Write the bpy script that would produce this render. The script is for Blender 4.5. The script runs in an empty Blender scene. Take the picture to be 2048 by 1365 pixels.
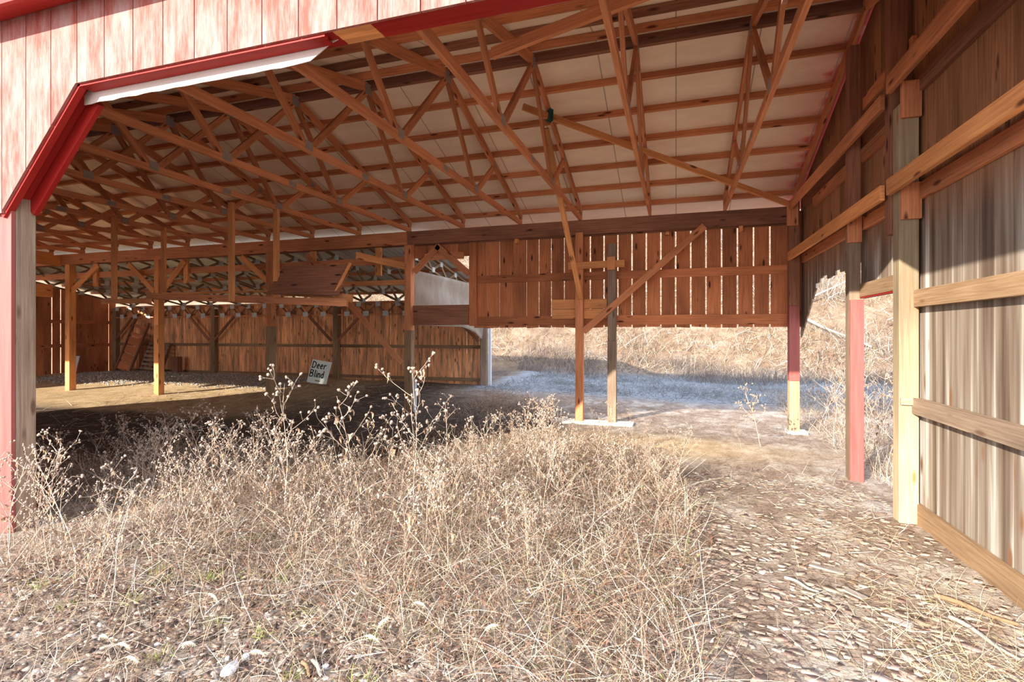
import bpy, math, random
import numpy as np
from mathutils import Vector, Matrix

random.seed(7); RNG = np.random.default_rng(11)
scene = bpy.context.scene
COL = scene.collection

# ---------------------------------------------------------------- camera, sky, sun, exposure
cd = bpy.data.cameras.new('camera'); cam = bpy.data.objects.new('camera', cd); COL.objects.link(cam)
cam.location = (0, 0, 1.69); cam.rotation_euler = (math.radians(90), 0, math.radians(17.57))
cd.sensor_width = 36; cd.lens = 36*1036/2048; cd.shift_y = -15.5/2048
cd.clip_start = .02; cd.clip_end = 500
scene.camera = cam
scene.view_settings.view_transform = 'Standard'; scene.view_settings.look = 'None'
scene.view_settings.gamma = 1; scene.view_settings.use_curve_mapping = False
scene.view_settings.exposure = 0.58
scene.cycles.max_bounces = 12; scene.cycles.diffuse_bounces = 9
w = bpy.data.worlds.new('sky'); scene.world = w; w.use_nodes = True
wn = w.node_tree.nodes; wl = w.node_tree.links
bg = wn['Background']; bg.inputs[1].default_value = 2.5
tcw = wn.new('ShaderNodeTexCoord'); spw = wn.new('ShaderNodeSeparateXYZ'); rw = wn.new('ShaderNodeValToRGB')
rw.color_ramp.elements[0].position = 0.0; rw.color_ramp.elements[0].color = (.86, .90, .95, 1)
rw.color_ramp.elements[1].position = .7; rw.color_ramp.elements[1].color = (.58, .68, .88, 1)
wl.new(tcw.outputs['Generated'], spw.inputs[0]); wl.new(spw.outputs[2], rw.inputs[0]); wl.new(rw.outputs[0], bg.inputs[0])
sd = bpy.data.lights.new('sun', 'SUN'); sd.energy = 9.0; sd.angle = math.radians(.55); sd.color = (1, .93, .80)
sun = bpy.data.objects.new('sun', sd); COL.objects.link(sun)
sun.rotation_euler = Vector((.447, .894, -.34)).to_track_quat('-Z', 'Y').to_euler()
sun.location = (-20, -30, 20)

# ---------------------------------------------------------------- materials
def mat(name, rough=.85):
    m = bpy.data.materials.new(name); m.use_nodes = True
    nt = m.node_tree; b = nt.nodes['Principled BSDF']; b.inputs['Roughness'].default_value = rough
    b.inputs['Specular IOR Level'].default_value = .25
    return m, nt.nodes, nt.links, b
def ramp(n, stops):
    r = n.new('ShaderNodeValToRGB'); e = r.color_ramp.elements
    while len(e) < len(stops): e.new(.5)
    for k, (p, c) in enumerate(stops):
        e[k].position = p; e[k].color = (*c, 1)
    return r
def noise(n, l, vec, scale, detail=4, rough=.6):
    t = n.new('ShaderNodeTexNoise'); t.inputs['Scale'].default_value = scale
    t.inputs['Detail'].default_value = detail; t.inputs['Roughness'].default_value = rough
    if vec is not None: l.new(vec, t.inputs['Vector'])
    return t
def mapping(n, l, vec, sc):
    m = n.new('ShaderNodeMapping'); m.inputs['Scale'].default_value = sc; l.new(vec, m.inputs['Vector']); return m.outputs[0]
def mix(n, l, fac, a, b, mode='MIX'):
    m = n.new('ShaderNodeMix'); m.data_type = 'RGBA'; m.blend_type = mode
    for s, v in ((m.inputs[0], fac), (m.inputs[6], a), (m.inputs[7], b)):
        if hasattr(v, 'is_output') or hasattr(v, 'links'): l.new(v, s)
        else: s.default_value = v if isinstance(v, float) else (*v, 1)
    return m.outputs[2]
def bump(n, l, b, h, strength=.3, dist=.01):
    u = n.new('ShaderNodeBump'); u.inputs['Strength'].default_value = strength; u.inputs['Distance'].default_value = dist
    l.new(h, u.inputs['Height']); l.new(u.outputs[0], b.inputs['Normal'])

def wood(name, dark, midc, light, knot=(.05, .02, .01), streak=None, streak_amt=0., sheen=.8):
    m, n, l, b = mat(name, sheen)
    uv = n.new('ShaderNodeUVMap').outputs[0]
    g = noise(n, l, mapping(n, l, uv, (1.1, 30, 1)), 1.6, 5, .65)
    r = ramp(n, [(.28, dark), (.5, midc), (.74, light)]); l.new(g.outputs[0], r.inputs[0])
    big = noise(n, l, mapping(n, l, uv, (.35, 1.0, 1)), 1.0, 3, .6)
    br = ramp(n, [(.3, (.55, .52, .50)), (.62, (1.25, 1.2, 1.15))]); l.new(big.outputs[0], br.inputs[0])
    c = mix(n, l, 1.0, r.outputs[0], br.outputs[0], 'MULTIPLY')
    v = n.new('ShaderNodeTexVoronoi'); v.inputs['Scale'].default_value = 1.0
    l.new(mapping(n, l, uv, (2.0, 7.0, 1)), v.inputs['Vector'])
    kr = ramp(n, [(.08, (1, 1, 1)), (.18, (0, 0, 0))]); l.new(v.outputs['Distance'], kr.inputs[0])
    c = mix(n, l, kr.outputs[0], c, knot)
    if streak:
        s = noise(n, l, mapping(n, l, uv, (.7, 9, 1)), 1.3, 6, .75)
        sr = ramp(n, [(.5-.12*streak_amt, (0, 0, 0)), (.62, (1, 1, 1))]); l.new(s.outputs[0], sr.inputs[0])
        c = mix(n, l, sr.outputs[0], c, streak)
    l.new(c, b.inputs['Base Color'])
    bump(n, l, b, g.outputs[0], .35, .006)
    return m

M = {}
M['pine'] = wood('aged_pine', (.38, .135, .058), (.56, .225, .105), (.68, .31, .155), knot=(.12, .035, .015))
M['fresh'] = wood('orange_pine', (.52, .20, .075), (.68, .30, .115), (.80, .40, .17), knot=(.16, .05, .02))
M['plank'] = wood('barn_plank', (.28, .09, .038), (.46, .165, .07), (.56, .22, .10), knot=(.06, .02, .01))
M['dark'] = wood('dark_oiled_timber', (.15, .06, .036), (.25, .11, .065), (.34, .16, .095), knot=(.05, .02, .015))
M['farplank'] = wood('weathered_shed_plank', (.48, .20, .085), (.84, .40, .19), (.94, .56, .30), knot=(.08, .035, .02), streak=(.26, .15, .09), streak_amt=.3)
M['grey'] = wood('silvered_plank', (.19, .145, .11), (.36, .29, .23), (.56, .49, .41), knot=(.13, .07, .04), streak=(.56, .53, .49), streak_amt=.9)
M['girt'] = wood('tan_girt', (.16, .095, .055), (.25, .16, .09), (.33, .235, .15), knot=(.14, .07, .03))
M['post'] = wood('treated_post', (.27, .20, .115), (.36, .28, .18), (.44, .37, .26), knot=(.32, .17, .07))
M['postgrey'] = wood('grey_treated_post', (.16, .11, .075), (.25, .18, .13), (.34, .27, .20), knot=(.14, .08, .05))
M['bark'] = wood('bleached_log', (.22, .18, .15), (.36, .32, .28), (.52, .48, .43), knot=(.2, .17, .13))

def siding_paint():
    m, n, l, b = mat('worn_red_siding', .7)
    uv = n.new('ShaderNodeUVMap').outputs[0]
    big = noise(n, l, mapping(n, l, uv, (1.1, 5.5, 1)), 1.3, 6, .72)
    fine = noise(n, l, mapping(n, l, uv, (3, 55, 1)), 2.0, 4, .7)
    f = n.new('ShaderNodeMath'); f.operation = 'MULTIPLY_ADD'; f.inputs[1].default_value = .32
    l.new(fine.outputs[0], f.inputs[0]); l.new(big.outputs[0], f.inputs[2])
    r = ramp(n, [(.50, (.345, .215, .195)), (.64, (.32, .135, .115)), (.78, (.27, .055, .038))])
    l.new(f.outputs[0], r.inputs[0]); l.new(r.outputs[0], b.inputs['Base Color'])
    bump(n, l, b, fine.outputs[0], .3, .004); return m
M['siding'] = siding_paint()
def painted(name, c1, c2, rough=.55):
    m, n, l, b = mat(name, rough)
    uv = n.new('ShaderNodeUVMap').outputs[0]
    t = noise(n, l, mapping(n, l, uv, (.8, 12, 1)), 1.5, 5, .65)
    r = ramp(n, [(.35, c1), (.7, c2)]); l.new(t.outputs[0], r.inputs[0]); l.new(r.outputs[0], b.inputs['Base Color'])
    bump(n, l, b, t.outputs[0], .2, .003); return m
M['red'] = painted('red_barn_paint', (.27, .010, .008), (.34, .020, .014))
M['redpost'] = painted('weathered_red_post_paint', (.28, .065, .055), (.34, .105, .09))
M['flash'] = painted('pale_pink_flashing', (.50, .40, .36), (.58, .47, .43))
M['metal'] = painted('galvanised_plate', (.42, .44, .44), (.60, .62, .61), .5)
M['plateold'] = painted('dull_gusset_plate', (.24, .19, .16), (.32, .26, .22), .5)
M['sign'] = painted('sign_board_paint', (.66, .72, .66), (.76, .80, .74), .6)
M['whitepanel'] = painted('chalky_panel', (.55, .57, .58), (.66, .67, .67), .7)
M['ink'] = painted('black_sign_paint', (.012, .012, .014), (.02, .02, .022), .6)
M['pipe'] = painted('white_pipe', (.60, .64, .68), (.72, .75, .78), .5)
M['black'] = painted('black_rubber', (.012, .012, .012), (.03, .03, .03), .6)
M['rope'] = painted('green_cord', (.02, .09, .07), (.05, .14, .11), .8)
M['stone'] = painted('pale_stone', (.50, .48, .46), (.74, .72, .70), .8)
M['concrete'] = painted('concrete_footing', (.55, .50, .42), (.78, .73, .64), .9)

def roofmat():
    m, n, l, b = mat('roof_lining', .75)
    g = n.new('ShaderNodeNewGeometry').outputs['Position']
    t = noise(n, l, mapping(n, l, g, (1.2, 4, 4)), 1.2, 5, .6)
    r = ramp(n, [(.3, (.86, .67, .50)), (.7, (.96, .80, .62))]); l.new(t.outputs[0], r.inputs[0])
    sp = noise(n, l, g, 22, 3, .7); spr = ramp(n, [(.66, (0, 0, 0)), (.74, (.5, .5, .5))]); l.new(sp.outputs[0], spr.inputs[0])
    c = mix(n, l, spr.outputs[0], r.outputs[0], (.50, .42, .30))
    # red paint overspray beside the gable rake
    s = n.new('ShaderNodeSeparateXYZ'); l.new(g, s.inputs[0])
    wob = noise(n, l, mapping(n, l, g, (1, 2.2, 1)), 1.6, 3, .6)
    a = n.new('ShaderNodeMath'); a.operation = 'MULTIPLY_ADD'; a.inputs[1].default_value = .7; l.new(wob.outputs[0], a.inputs[0]); l.new(s.outputs[0], a.inputs[2])
    rr = ramp(n, [(0, (0, 0, 0)), (.45, (.16, .16, .16)), (.80, (.42, .42, .42)), (.95, (.9, .9, .9))])
    mr = n.new('ShaderNodeMapRange'); mr.inputs[1].default_value = 1.35; mr.inputs[2].default_value = 2.38
    l.new(a.outputs[0], mr.inputs[0]); l.new(mr.outputs[0], rr.inputs[0])
    c = mix(n, l, rr.outputs[0], c, (.62, .06, .07))
    # sheet seams every 0.95 m
    fr = n.new('ShaderNodeMath'); fr.operation = 'PINGPONG'; fr.inputs[1].default_value = .475; l.new(s.outputs[0], fr.inputs[0])
    sm = ramp(n, [(.004, (1, 1, 1)), (.010, (0, 0, 0))]); l.new(fr.outputs[0], sm.inputs[0])
    c = mix(n, l, sm.outputs[0], c, (.42, .34, .26))
    l.new(c, b.inputs['Base Color']); bump(n, l, b, t.outputs[0], .15, .01); return m
M['roof'] = roofmat()
def corrmat():
    m, n, l, b = mat('corrugated_sheet', .45)
    g = n.new('ShaderNodeNewGeometry').outputs['Position']
    t = noise(n, l, g, 2.0, 4, .6); r = ramp(n, [(.3, (.50, .52, .50)), (.7, (.66, .67, .64))]); l.new(t.outputs[0], r.inputs[0])
    l.new(r.outputs[0], b.inputs['Base Color']); b.inputs['Metallic'].default_value = .1; return m
M['corr'] = corrmat()
def sheetmat():
    m, n, l, b = mat('plastic_sheeting', .5)
    g = n.new('ShaderNodeNewGeometry').outputs['Position']
    t = noise(n, l, mapping(n, l, g, (1, 2.2, 1.2)), 1.4, 5, .6); r = ramp(n, [(.3, (.66, .56, .46)), (.7, (.84, .78, .70))]); l.new(t.outputs[0], r.inputs[0])
    l.new(r.outputs[0], b.inputs['Base Color'])
    tr = n.new('ShaderNodeBsdfTranslucent'); l.new(r.outputs[0], tr.inputs[0])
    ms = n.new('ShaderNodeMixShader'); ms.inputs[0].default_value = .75
    l.new(b.outputs[0], ms.inputs[1]); l.new(tr.outputs[0], ms.inputs[2]); l.new(ms.outputs[0], n['Material Output'].inputs[0]); return m
M['sheet'] = sheetmat()

def veg(name, transl=.25):
    m, n, l, b = mat(name, .8)
    a = n.new('ShaderNodeAttribute'); a.attribute_name = 'tint'
    l.new(a.outputs['Color'], b.inputs['Base Color'])
    tr = n.new('ShaderNodeBsdfTranslucent'); l.new(a.outputs['Color'], tr.inputs[0])
    ms = n.new('ShaderNodeMixShader'); ms.inputs[0].default_value = transl
    l.new(b.outputs[0], ms.inputs[1]); l.new(tr.outputs[0], ms.inputs[2]); l.new(ms.outputs[0], n['Material Output'].inputs[0]); return m
M['veg'] = veg('dry_vegetation')
def ncol(name, stops, scale=3., rough=.85, bs=.4):
    m, n, l, b = mat(name, rough)
    tc = n.new('ShaderNodeTexCoord').outputs['Object']
    t = noise(n, l, tc, scale, 5, .65); r = ramp(n, stops); l.new(t.outputs[0], r.inputs[0]); l.new(r.outputs[0], b.inputs['Base Color'])
    bump(n, l, b, t.outputs[0], bs, .01); return m
M['stalk'] = ncol('dry_stalk', [(.3, (.38, .26, .18)), (.7, (.68, .58, .48))], 12)
M['seed'] = ncol('seed_head_fluff', [(.3, (.28, .18, .125)), (.7, (.56, .45, .37))], 90)
M['leaf'] = ncol('withered_leaf', [(.3, (.22, .12, .07)), (.7, (.44, .30, .20))], 20)
M['foxtail'] = ncol('foxtail_bristle', [(.3, (.70, .55, .34)), (.7, (.88, .78, .56))], 60)
M['twig'] = ncol('brush_twig', [(.3, (.28, .17, .12)), (.7, (.55, .42, .32))], 5)
M['stones'] = ncol('rough_pale_rock', [(.3, (.45, .42, .40)), (.7, (.80, .78, .76))], 9)

def groundmat():
    m, n, l, b = mat('ground_soil', .95)
    g = n.new('ShaderNodeNewGeometry').outputs['Position']; s = n.new('ShaderNodeSeparateXYZ'); l.new(g, s.inputs[0])
    big = noise(n, l, g, .55, 5, .6)
    mid = noise(n, l, mapping(n, l, g, (1.2, .8, 1)), 3.5, 6, .7)
    fine = noise(n, l, g, 28, 5, .75)
    dirt = ramp(n, [(.3, (.26, .17, .12)), (.5, (.42, .31, .23)), (.7, (.58, .48, .39))]); l.new(mid.outputs[0], dirt.inputs[0])
    fr = ramp(n, [(.3, (.55, .55, .55)), (.7, (1.2, 1.2, 1.2))]); l.new(fine.outputs[0], fr.inputs[0])
    c = mix(n, l, 1., dirt.outputs[0], fr.outputs[0], 'MULTIPLY')
    # pale crusted sand on the path beside the wall
    pal = ramp(n, [(.50, (0, 0, 0)), (.62, (.8, .8, .8))]); l.new(noise(n, l, mapping(n, l, g, (1, .6, 1)), 1.8, 5, .7).outputs[0], pal.inputs[0])
    c = mix(n, l, pal.outputs[0], c, (.64, .56, .47))
    vo = n.new('ShaderNodeTexVoronoi'); vo.feature = 'DISTANCE_TO_EDGE'; vo.inputs['Scale'].default_value = 11
    wp = noise(n, l, g, 6, 3, .6); wv = n.new('ShaderNodeVectorMath'); wv.operation = 'MULTIPLY_ADD'; wv.inputs[1].default_value = (.12, .12, .12); l.new(wp.outputs['Color'], wv.inputs[0]); l.new(mapping(n, l, g, (.75, 1.5, 1)), wv.inputs[2]); l.new(wv.outputs[0], vo.inputs['Vector'])
    vr = ramp(n, [(.0, (.35, .30, .28)), (.06, (1, 1, 1))]); l.new(vo.outputs['Distance'], vr.inputs[0]); c = mix(n, l, .8, c, vr.outputs[0], 'MULTIPLY')
    # soil colour darkened to stand for shade inside the barn, left of the path
    def attr(nm):
        a = n.new('ShaderNodeAttribute'); a.attribute_name = nm; return a.outputs['Fac']
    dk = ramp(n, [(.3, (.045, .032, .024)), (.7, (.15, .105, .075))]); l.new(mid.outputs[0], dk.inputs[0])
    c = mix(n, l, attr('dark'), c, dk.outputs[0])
    gd = ramp(n, [(.3, (.50, .33, .16)), (.7, (.85, .64, .38))]); l.new(mid.outputs[0], gd.inputs[0])  # golden sand, its colour raised to imitate the sun patch
    c = mix(n, l, attr('sand'), c, gd.outputs[0])
    ft = ramp(n, [(.3, (.20, .215, .235)), (.7, (.34, .36, .385))]); l.new(mid.outputs[0], ft.inputs[0])
    c = mix(n, l, attr('frost'), c, ft.outputs[0])
    hl = ramp(n, [(.3, (.17, .10, .06)), (.5, (.28, .19, .12)), (.7, (.40, .31, .22))]); l.new(noise(n, l, g, 1.3, 6, .7).outputs[0], hl.inputs[0])
    c = mix(n, l, attr('hill'), c, hl.outputs[0])
    c = mix(n, l, 1., c, (.80, .79, .78), 'MULTIPLY')
    l.new(c, b.inputs['Base Color'])
    ad = n.new('ShaderNodeMath'); ad.operation = 'ADD'; l.new(mid.outputs[0], ad.inputs[0]); l.new(fine.outputs[0], ad.inputs[1])
    bump(n, l, b, ad.outputs[0], .8, .03); return m
M['ground'] = groundmat()
M['chip'] = veg('bark_chip', 0.0)

# ---------------------------------------------------------------- mesh helpers
class MB:
    def __init__(s): s.v = []; s.f = []; s.uv = []
    def poly_prism(s, pts, axis, t):
        """closed polygon pts (3D, planar) extruded by vector t"""
        o = len(s.v); k = len(pts); t = Vector(t)
        pts = [Vector(p) for p in pts]; off = (random.random()*40, random.random()*40)
        s.v += pts + [p+t for p in pts]
        def add(idx, uvs): s.f.append([o+i for i in idx]); s.uv.append([(a+off[0], b+off[1]) for a, b in uvs])
        A = Vector(axis).normalized(); B = t.normalized().cross(A)
        uv = [(p.dot(A), p.dot(B)) for p in pts]
        add(list(range(k))[::-1], uv[::-1]); add([k+i for i in range(k)], uv)
        for i in range(k):
            j = (i+1) % k; L = (pts[j]-pts[i]).length
            if abs((pts[j]-pts[i]).dot(A)) > .7*L: q = [(0, 0), (L, 0), (L, t.length), (0, t.length)]
            else: q = [(0, 0), (0, L), (t.length, L), (t.length, 0)]
            add([i, j, k+j, k+i], q)
        return s
    def beam(s, p0, p1, w, h, up=(0, 0, 1), ext=0):
        """board from p0 to p1: w across, h along up"""
        p0 = Vector(p0); p1 = Vector(p1); d = (p1-p0); L = d.length; d.normalize()
        p0 = p0-d*ext; p1 = p1+d*ext
        u = Vector(up); u = (u-d*u.dot(d)); u.normalize(); r = d.cross(u)
        o = len(s.v); off = (random.random()*60, random.random()*60)
        for p in (p0, p1):
            for a, b in ((-1, -1), (1, -1), (1, 1), (-1, 1)): s.v.append(p+r*(a*w/2)+u*(b*h/2))
        acc = 0
        for i in range(4):
            j = (i+1) % 4; ww = w if i % 2 == 0 else h
            s.f.append([o+i, o+j, o+4+j, o+4+i]); s.uv.append([(off[0], off[1]+acc), (off[0], off[1]+acc+ww), (off[0]+L, off[1]+acc+ww), (off[0]+L, off[1]+acc)]); acc += ww
        for idx in ([3, 2, 1, 0], [4, 5, 6, 7]):
            s.f.append([o+i for i in idx]); s.uv.append([(off[0]+a*.02, off[1]+b) for a, b in ((0, 0), (w, 0), (w, h), (0, h))])
        return s
    def box(s, x0, x1, y0, y1, z0, z1):
        dx, dy, dz = x1-x0, y1-y0, z1-z0; c = ((x0+x1)/2, (y0+y1)/2, (z0+z1)/2)
        if dz >= dx and dz >= dy: return s.beam((c[0], c[1], z0), (c[0], c[1], z1), dx, dy, (0, 1, 0))
        if dx >= dy: return s.beam((x0, c[1], c[2]), (x1, c[1], c[2]), dy, dz)
        return s.beam((c[0], y0, c[2]), (c[0], y1, c[2]), dx, dz)
    def build(s, name, m, parent=None, origin=(0, 0, 0), bevel=0):
        me = bpy.data.meshes.new(name); O = Vector(origin)
        me.from_pydata([v-O for v in s.v], [], s.f); me.materials.append(M[m] if isinstance(m, str) else m)
        ul = me.uv_layers.new(name='UVMap'); k = 0
        flat = [c for q in s.uv for p in q for c in p]
        ul.data.foreach_set('uv', flat); me.update()
        ob = bpy.data.objects.new(name, me); COL.objects.link(ob)
        if parent is None: ob.location = O
        else: ob.parent = parent
        if bevel:
            bm = ob.modifiers.new('bevel', 'BEVEL'); bm.width = bevel; bm.segments = 2; bm.limit_method = 'ANGLE'
        return ob
def tag(o, label, cat, group=None, kind=None):
    if label: o['label'] = label
    if cat: o['category'] = cat
    if group: o['group'] = group
    if kind: o['kind'] = kind
    return o
def struct(o, label=None, cat=None):
    o['kind'] = 'structure'
    if label: o['label'] = label
    if cat: o['category'] = cat
    return o
def empty(name, loc, label=None, cat=None, group=None):
    o = bpy.data.objects.new(name, None); o.empty_display_size = .1; COL.objects.link(o); o.location = loc
    return tag(o, label, cat, group)
def copy_tree(o, parent=None):
    c = o.copy(); COL.objects.link(c)
    if parent: c.parent = parent
    for ch in list(o.children): copy_tree(ch, c)
    return c
def mesh_np(name, verts, faces_idx, loop_tot, m, tint=None, smooth=False):
    me = bpy.data.meshes.new(name)
    nv = len(verts); nf = len(loop_tot); me.vertices.add(nv); me.vertices.foreach_set('co', np.asarray(verts, np.float32).ravel())
    me.loops.add(len(faces_idx)); me.loops.foreach_set('vertex_index', np.asarray(faces_idx, np.int32))
    me.polygons.add(nf); ls = np.concatenate([[0], np.cumsum(loop_tot)[:-1]]).astype(np.int32)
    me.polygons.foreach_set('loop_start', ls)
    me.update(calc_edges=True); me.validate()
    if tint is not None:
        a = me.color_attributes.new('tint', 'FLOAT_COLOR', 'POINT')
        a.data.foreach_set('color', np.concatenate([tint, np.ones((nv, 1))], 1).astype(np.float32).ravel())
    me.materials.append(M[m] if isinstance(m, str) else m)
    if smooth: me.polygons.foreach_set('use_smooth', np.ones(nf, bool))
    return me
def link(me, name=None, parent=None):
    o = bpy.data.objects.new(name or me.name, me); COL.objects.link(o)
    if parent: o.parent = parent
    return o

# ---------------------------------------------------------------- ground height
def sst(a, b, x): t = np.clip((x-a)/(b-a), 0, 1); return t*t*(3-2*t)
def wob(x, y):
    return (np.sin(x*1.3+y*.7)*.5+np.sin(x*.6-y*1.9+1.3)*.35+np.sin(x*3.1+y*2.3+.5)*.18+np.sin(-x*4.7+y*5.3)*.1)
def gh(x, y):
    x = np.asarray(x, float); y = np.asarray(y, float)
    z = .17*sst(9.2, 13.2, y)*sst(1.5, -6, x) + .12*sst(-6, -15, x)*sst(4, 9, y)
    z = z + .10*np.exp(-((x+1.7)/2.2)**2-((y-5.6)/1.1)**2) + .05*np.exp(-((x+1.0)/1.6)**2-((y-8.5)/.5)**2)
    z = z + .018*wob(x*1.2, y*1.2)*sst(0, 3, np.abs(y))
    yy = y - .12*x
    z = z + np.where(yy > 20.5, .50*(yy-20.5)**1.04, 0)*1.0 + .35*sst(21, 26, yy)*wob(x*.35, y*.4)
    z = z + .10*sst(13, 16, y)*sst(23, 18, y)*wob(x*.9, y*1.1)
    return z
def in_barn(x, y): return (y > 2.9) & (x < 2)
def grid(name, xs, ys):
    X, Y = np.meshgrid(xs, ys); Z = gh(X, Y); r = np.random.default_rng(3)
    near = (np.hypot(X, Y) < 12)
    Z = Z + near*r.normal(0, .006, Z.shape)
    V = np.stack([X, Y, Z], -1).reshape(-1, 3); nx, ny = len(xs), len(ys)
    i = np.arange(nx*ny).reshape(ny, nx)
    F = np.stack([i[:-1, :-1], i[:-1, 1:], i[1:, 1:], i[1:, :-1]], -1).reshape(-1)
    me = mesh_np(name, V, F, np.full((nx-1)*(ny-1), 4), 'ground', smooth=True)
    x, y = V[:, 0], V[:, 1]
    n_ = .25*wob(x*2.1, y*2.7)
    edge = -1.2+.0*y
    dark = sst(-.3, -1.6, x+n_+.25*(y-6))*sst(4.3, 5.6, y+n_)*(1-sst(10.5, 12.5, y)*sst(-7, -3, x))*(1-.75*sst(-8.5, -11.5, x+n_)*sst(7.4, 8.3, y+n_))  # painted shade behind the front wall, lifted in the left sun patch
    sand = sst(-7, -10, x+n_)*sst(7.4, 8.3, y+n_)*.9 + .75*np.exp(-((x+.3)/1.9)**2-((y-8.0)/.7)**2)  # sand laid out as the left sun patch, plus the sandy mound
    frost = sst(12.3, 14.0, y+n_)*sst(-5.8, -5.2, x)*(1-sst(19.5, 21.3, y-.12*x))
    hill = sst(19.5, 21.5, y-.12*x)
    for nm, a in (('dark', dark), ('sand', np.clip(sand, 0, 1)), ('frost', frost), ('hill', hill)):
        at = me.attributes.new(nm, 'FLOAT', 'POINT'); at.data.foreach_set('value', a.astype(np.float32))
    return me
xs = np.concatenate([np.arange(-70, -24, 2), np.arange(-24, -8, .3), np.arange(-8, 5, .07), np.arange(5, 16, .35), np.arange(16, 72, 2)])
ys = np.concatenate([np.arange(-14, -1, 1), np.arange(-1, 11, .07), np.arange(11, 24, .25), np.arange(24, 90, 1.2)])
struct(link(grid('floor', xs, ys)), 'bare dirt and sod ground running from the yard through the barn up the hill', 'ground')

# ---------------------------------------------------------------- barn constants
XR = 1.95; XL = -20.6; YF = 2.9; YB = 9.87; ZC = 3.84; SL = .33; YR = 6.37; ZR = 5.25   # ZR: top of rafters at the ridge
SLN = .278
def ztop(y): return ZR-(SL if y > YR else SLN)*abs(y-YR)

# roof sheets
def roof_sheet(name, y0, y1, label):
    mb = MB(); t = .10
    z0, z1 = ztop(y0)+t, ztop(y1)+t
    mb.poly_prism([(XL-.3, y0, z0), (XR+.42, y0, z0), (XR+.42, y1, z1), (XL-.3, y1, z1)], (1, 0, 0), (0, 0, .012))
    return struct(mb.build(name, 'roof'), label, 'roof')
roof_sheet('ceiling', YR+.05, YB+.72, 'pale metal roof sheets over the far slope, seen from below')
roof_sheet('ceiling', 2.60, YR-.05, 'pale metal roof sheets over the near slope, seen from below')
mb = MB(); mb.beam((XL, YR-.10, ZR+.125), (XR+.4, YR-.10, ZR+.125), .20, .012, (0, SL, 1)); mb.beam((XL, YR+.10, ZR+.125), (XR+.4, YR+.10, ZR+.125), .20, .012, (0, -SL, 1))
tag(mb.build('ridge_cap', 'dark'), 'dark ridge cap closing the gap between the two roof slopes', 'ridge cap')
mb = MB(); mb.beam((XL, 2.62, ztop(2.62)+.05), (XR+.4, 2.62, ztop(2.62)+.05), .03, .075)
mb.beam((XL, 2.74, ztop(2.74)+.03), (XR+.4, 2.74, ztop(2.74)+.03), .20, .012, (0, -SL, 1))
tag(mb.build('eave_fascia', 'red'), 'dark red eave board and soffit above the red siding', 'fascia')

# purlins
ORD = ['first', 'second', 'third', 'fourth', 'fifth', 'sixth', 'seventh', 'eighth', 'ninth', 'tenth', 'eleventh', 'twelfth', 'thirteenth', 'fourteenth', 'fifteenth', 'sixteenth', 'seventeenth', 'eighteenth', 'nineteenth', 'twentieth']
for k in range(7):
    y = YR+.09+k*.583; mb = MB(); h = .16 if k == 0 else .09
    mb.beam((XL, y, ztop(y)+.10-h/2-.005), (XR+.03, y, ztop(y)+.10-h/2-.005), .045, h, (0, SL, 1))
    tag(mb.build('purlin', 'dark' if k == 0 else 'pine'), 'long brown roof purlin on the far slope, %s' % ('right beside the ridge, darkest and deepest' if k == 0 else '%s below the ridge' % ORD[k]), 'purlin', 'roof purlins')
for k in range(6):
    y = YR-.13-k*.583; mb = MB(); h = .09
    mb.beam((XL, y, ztop(y)+.10-h/2-.005), (XR+.03, y, ztop(y)+.10-h/2-.005), .045, h, (0, -SL, 1))
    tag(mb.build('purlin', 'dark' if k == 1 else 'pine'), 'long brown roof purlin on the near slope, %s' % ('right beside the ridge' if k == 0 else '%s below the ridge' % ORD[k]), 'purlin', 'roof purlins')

# trusses
TX = [.82, -.455, -1.74, -2.94]+[-4.17-1.235*k for k in range(13)]
def make_truss(x):
    r = empty('roof_truss', (x, YR, ZC)); O = (x, YR, ZC)
    y0, y1 = YF+.0, YB+.02
    def part(name, a, b, w, h, up=(0, 0, 1), m='pine', ext=0):
        mb = MB(); mb.beam(a, b, w, h, up, ext); return mb.build(name, m, r, O)
    bc = ZC+.045
    part('bottom_chord', (x, y0, bc), (x, y1, bc), .045, .09)
    zt = lambda y: ztop(y)-.075
    part('top_chord', (x, y0-.02, zt(y0)), (x, YR, zt(YR)), .045, .12)
    part('top_chord', (x, YR, zt(YR)), (x, y1+.02, zt(y1)), .045, .12)
    nb = [5.13, 7.42]; nt = [4.42, 8.28]
    part('web', (x, nt[0], zt(nt[0])-.03), (x, nb[0]-.03, bc), .04, .085)
    part('web', (x, nb[0]+.03, bc), (x, YR-.03, zt(YR)-.08), .04, .085)
    part('web', (x, YR+.03, zt(YR)-.08), (x, nb[1]-.03, bc), .04, .085)
    part('web', (x, nb[1]+.03, bc), (x, nt[1], zt(nt[1])-.03), .04, .085)
    part('heel_block', (x, y1-.05, ZC+.09), (x, y1-.05, ztop(y1)-.02), .045, .08, (0, 1, 0))
    for (y, z, a, b) in ((nb[0], bc+.03, .13, .11), (nb[1], bc+.03, .13, .11), (YR, zt(YR)-.04, .16, .14), (nt[0], zt(nt[0])-.01, .10, .10), (nt[1], zt(nt[1])-.01, .10, .10), (6.3, bc, .15, .08)):
        mb = MB(); mb.box(x-.026, x+.026, y-a/2, y+a/2, z-b/2, z+b/2); mb.build('gusset_plate', 'plateold', r, O)
    return r
truss0 = make_truss(TX[0])
for k, x in enumerate(TX):
    t = truss0 if k == 0 else copy_tree(truss0)
    t.location = (x, YR, ZC)
    tag(t, 'brown timber roof truss with zigzag webs, %s from the right gable wall' % ('nearest one' if k == 0 else ORD[k]), 'truss', 'roof trusses')
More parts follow.
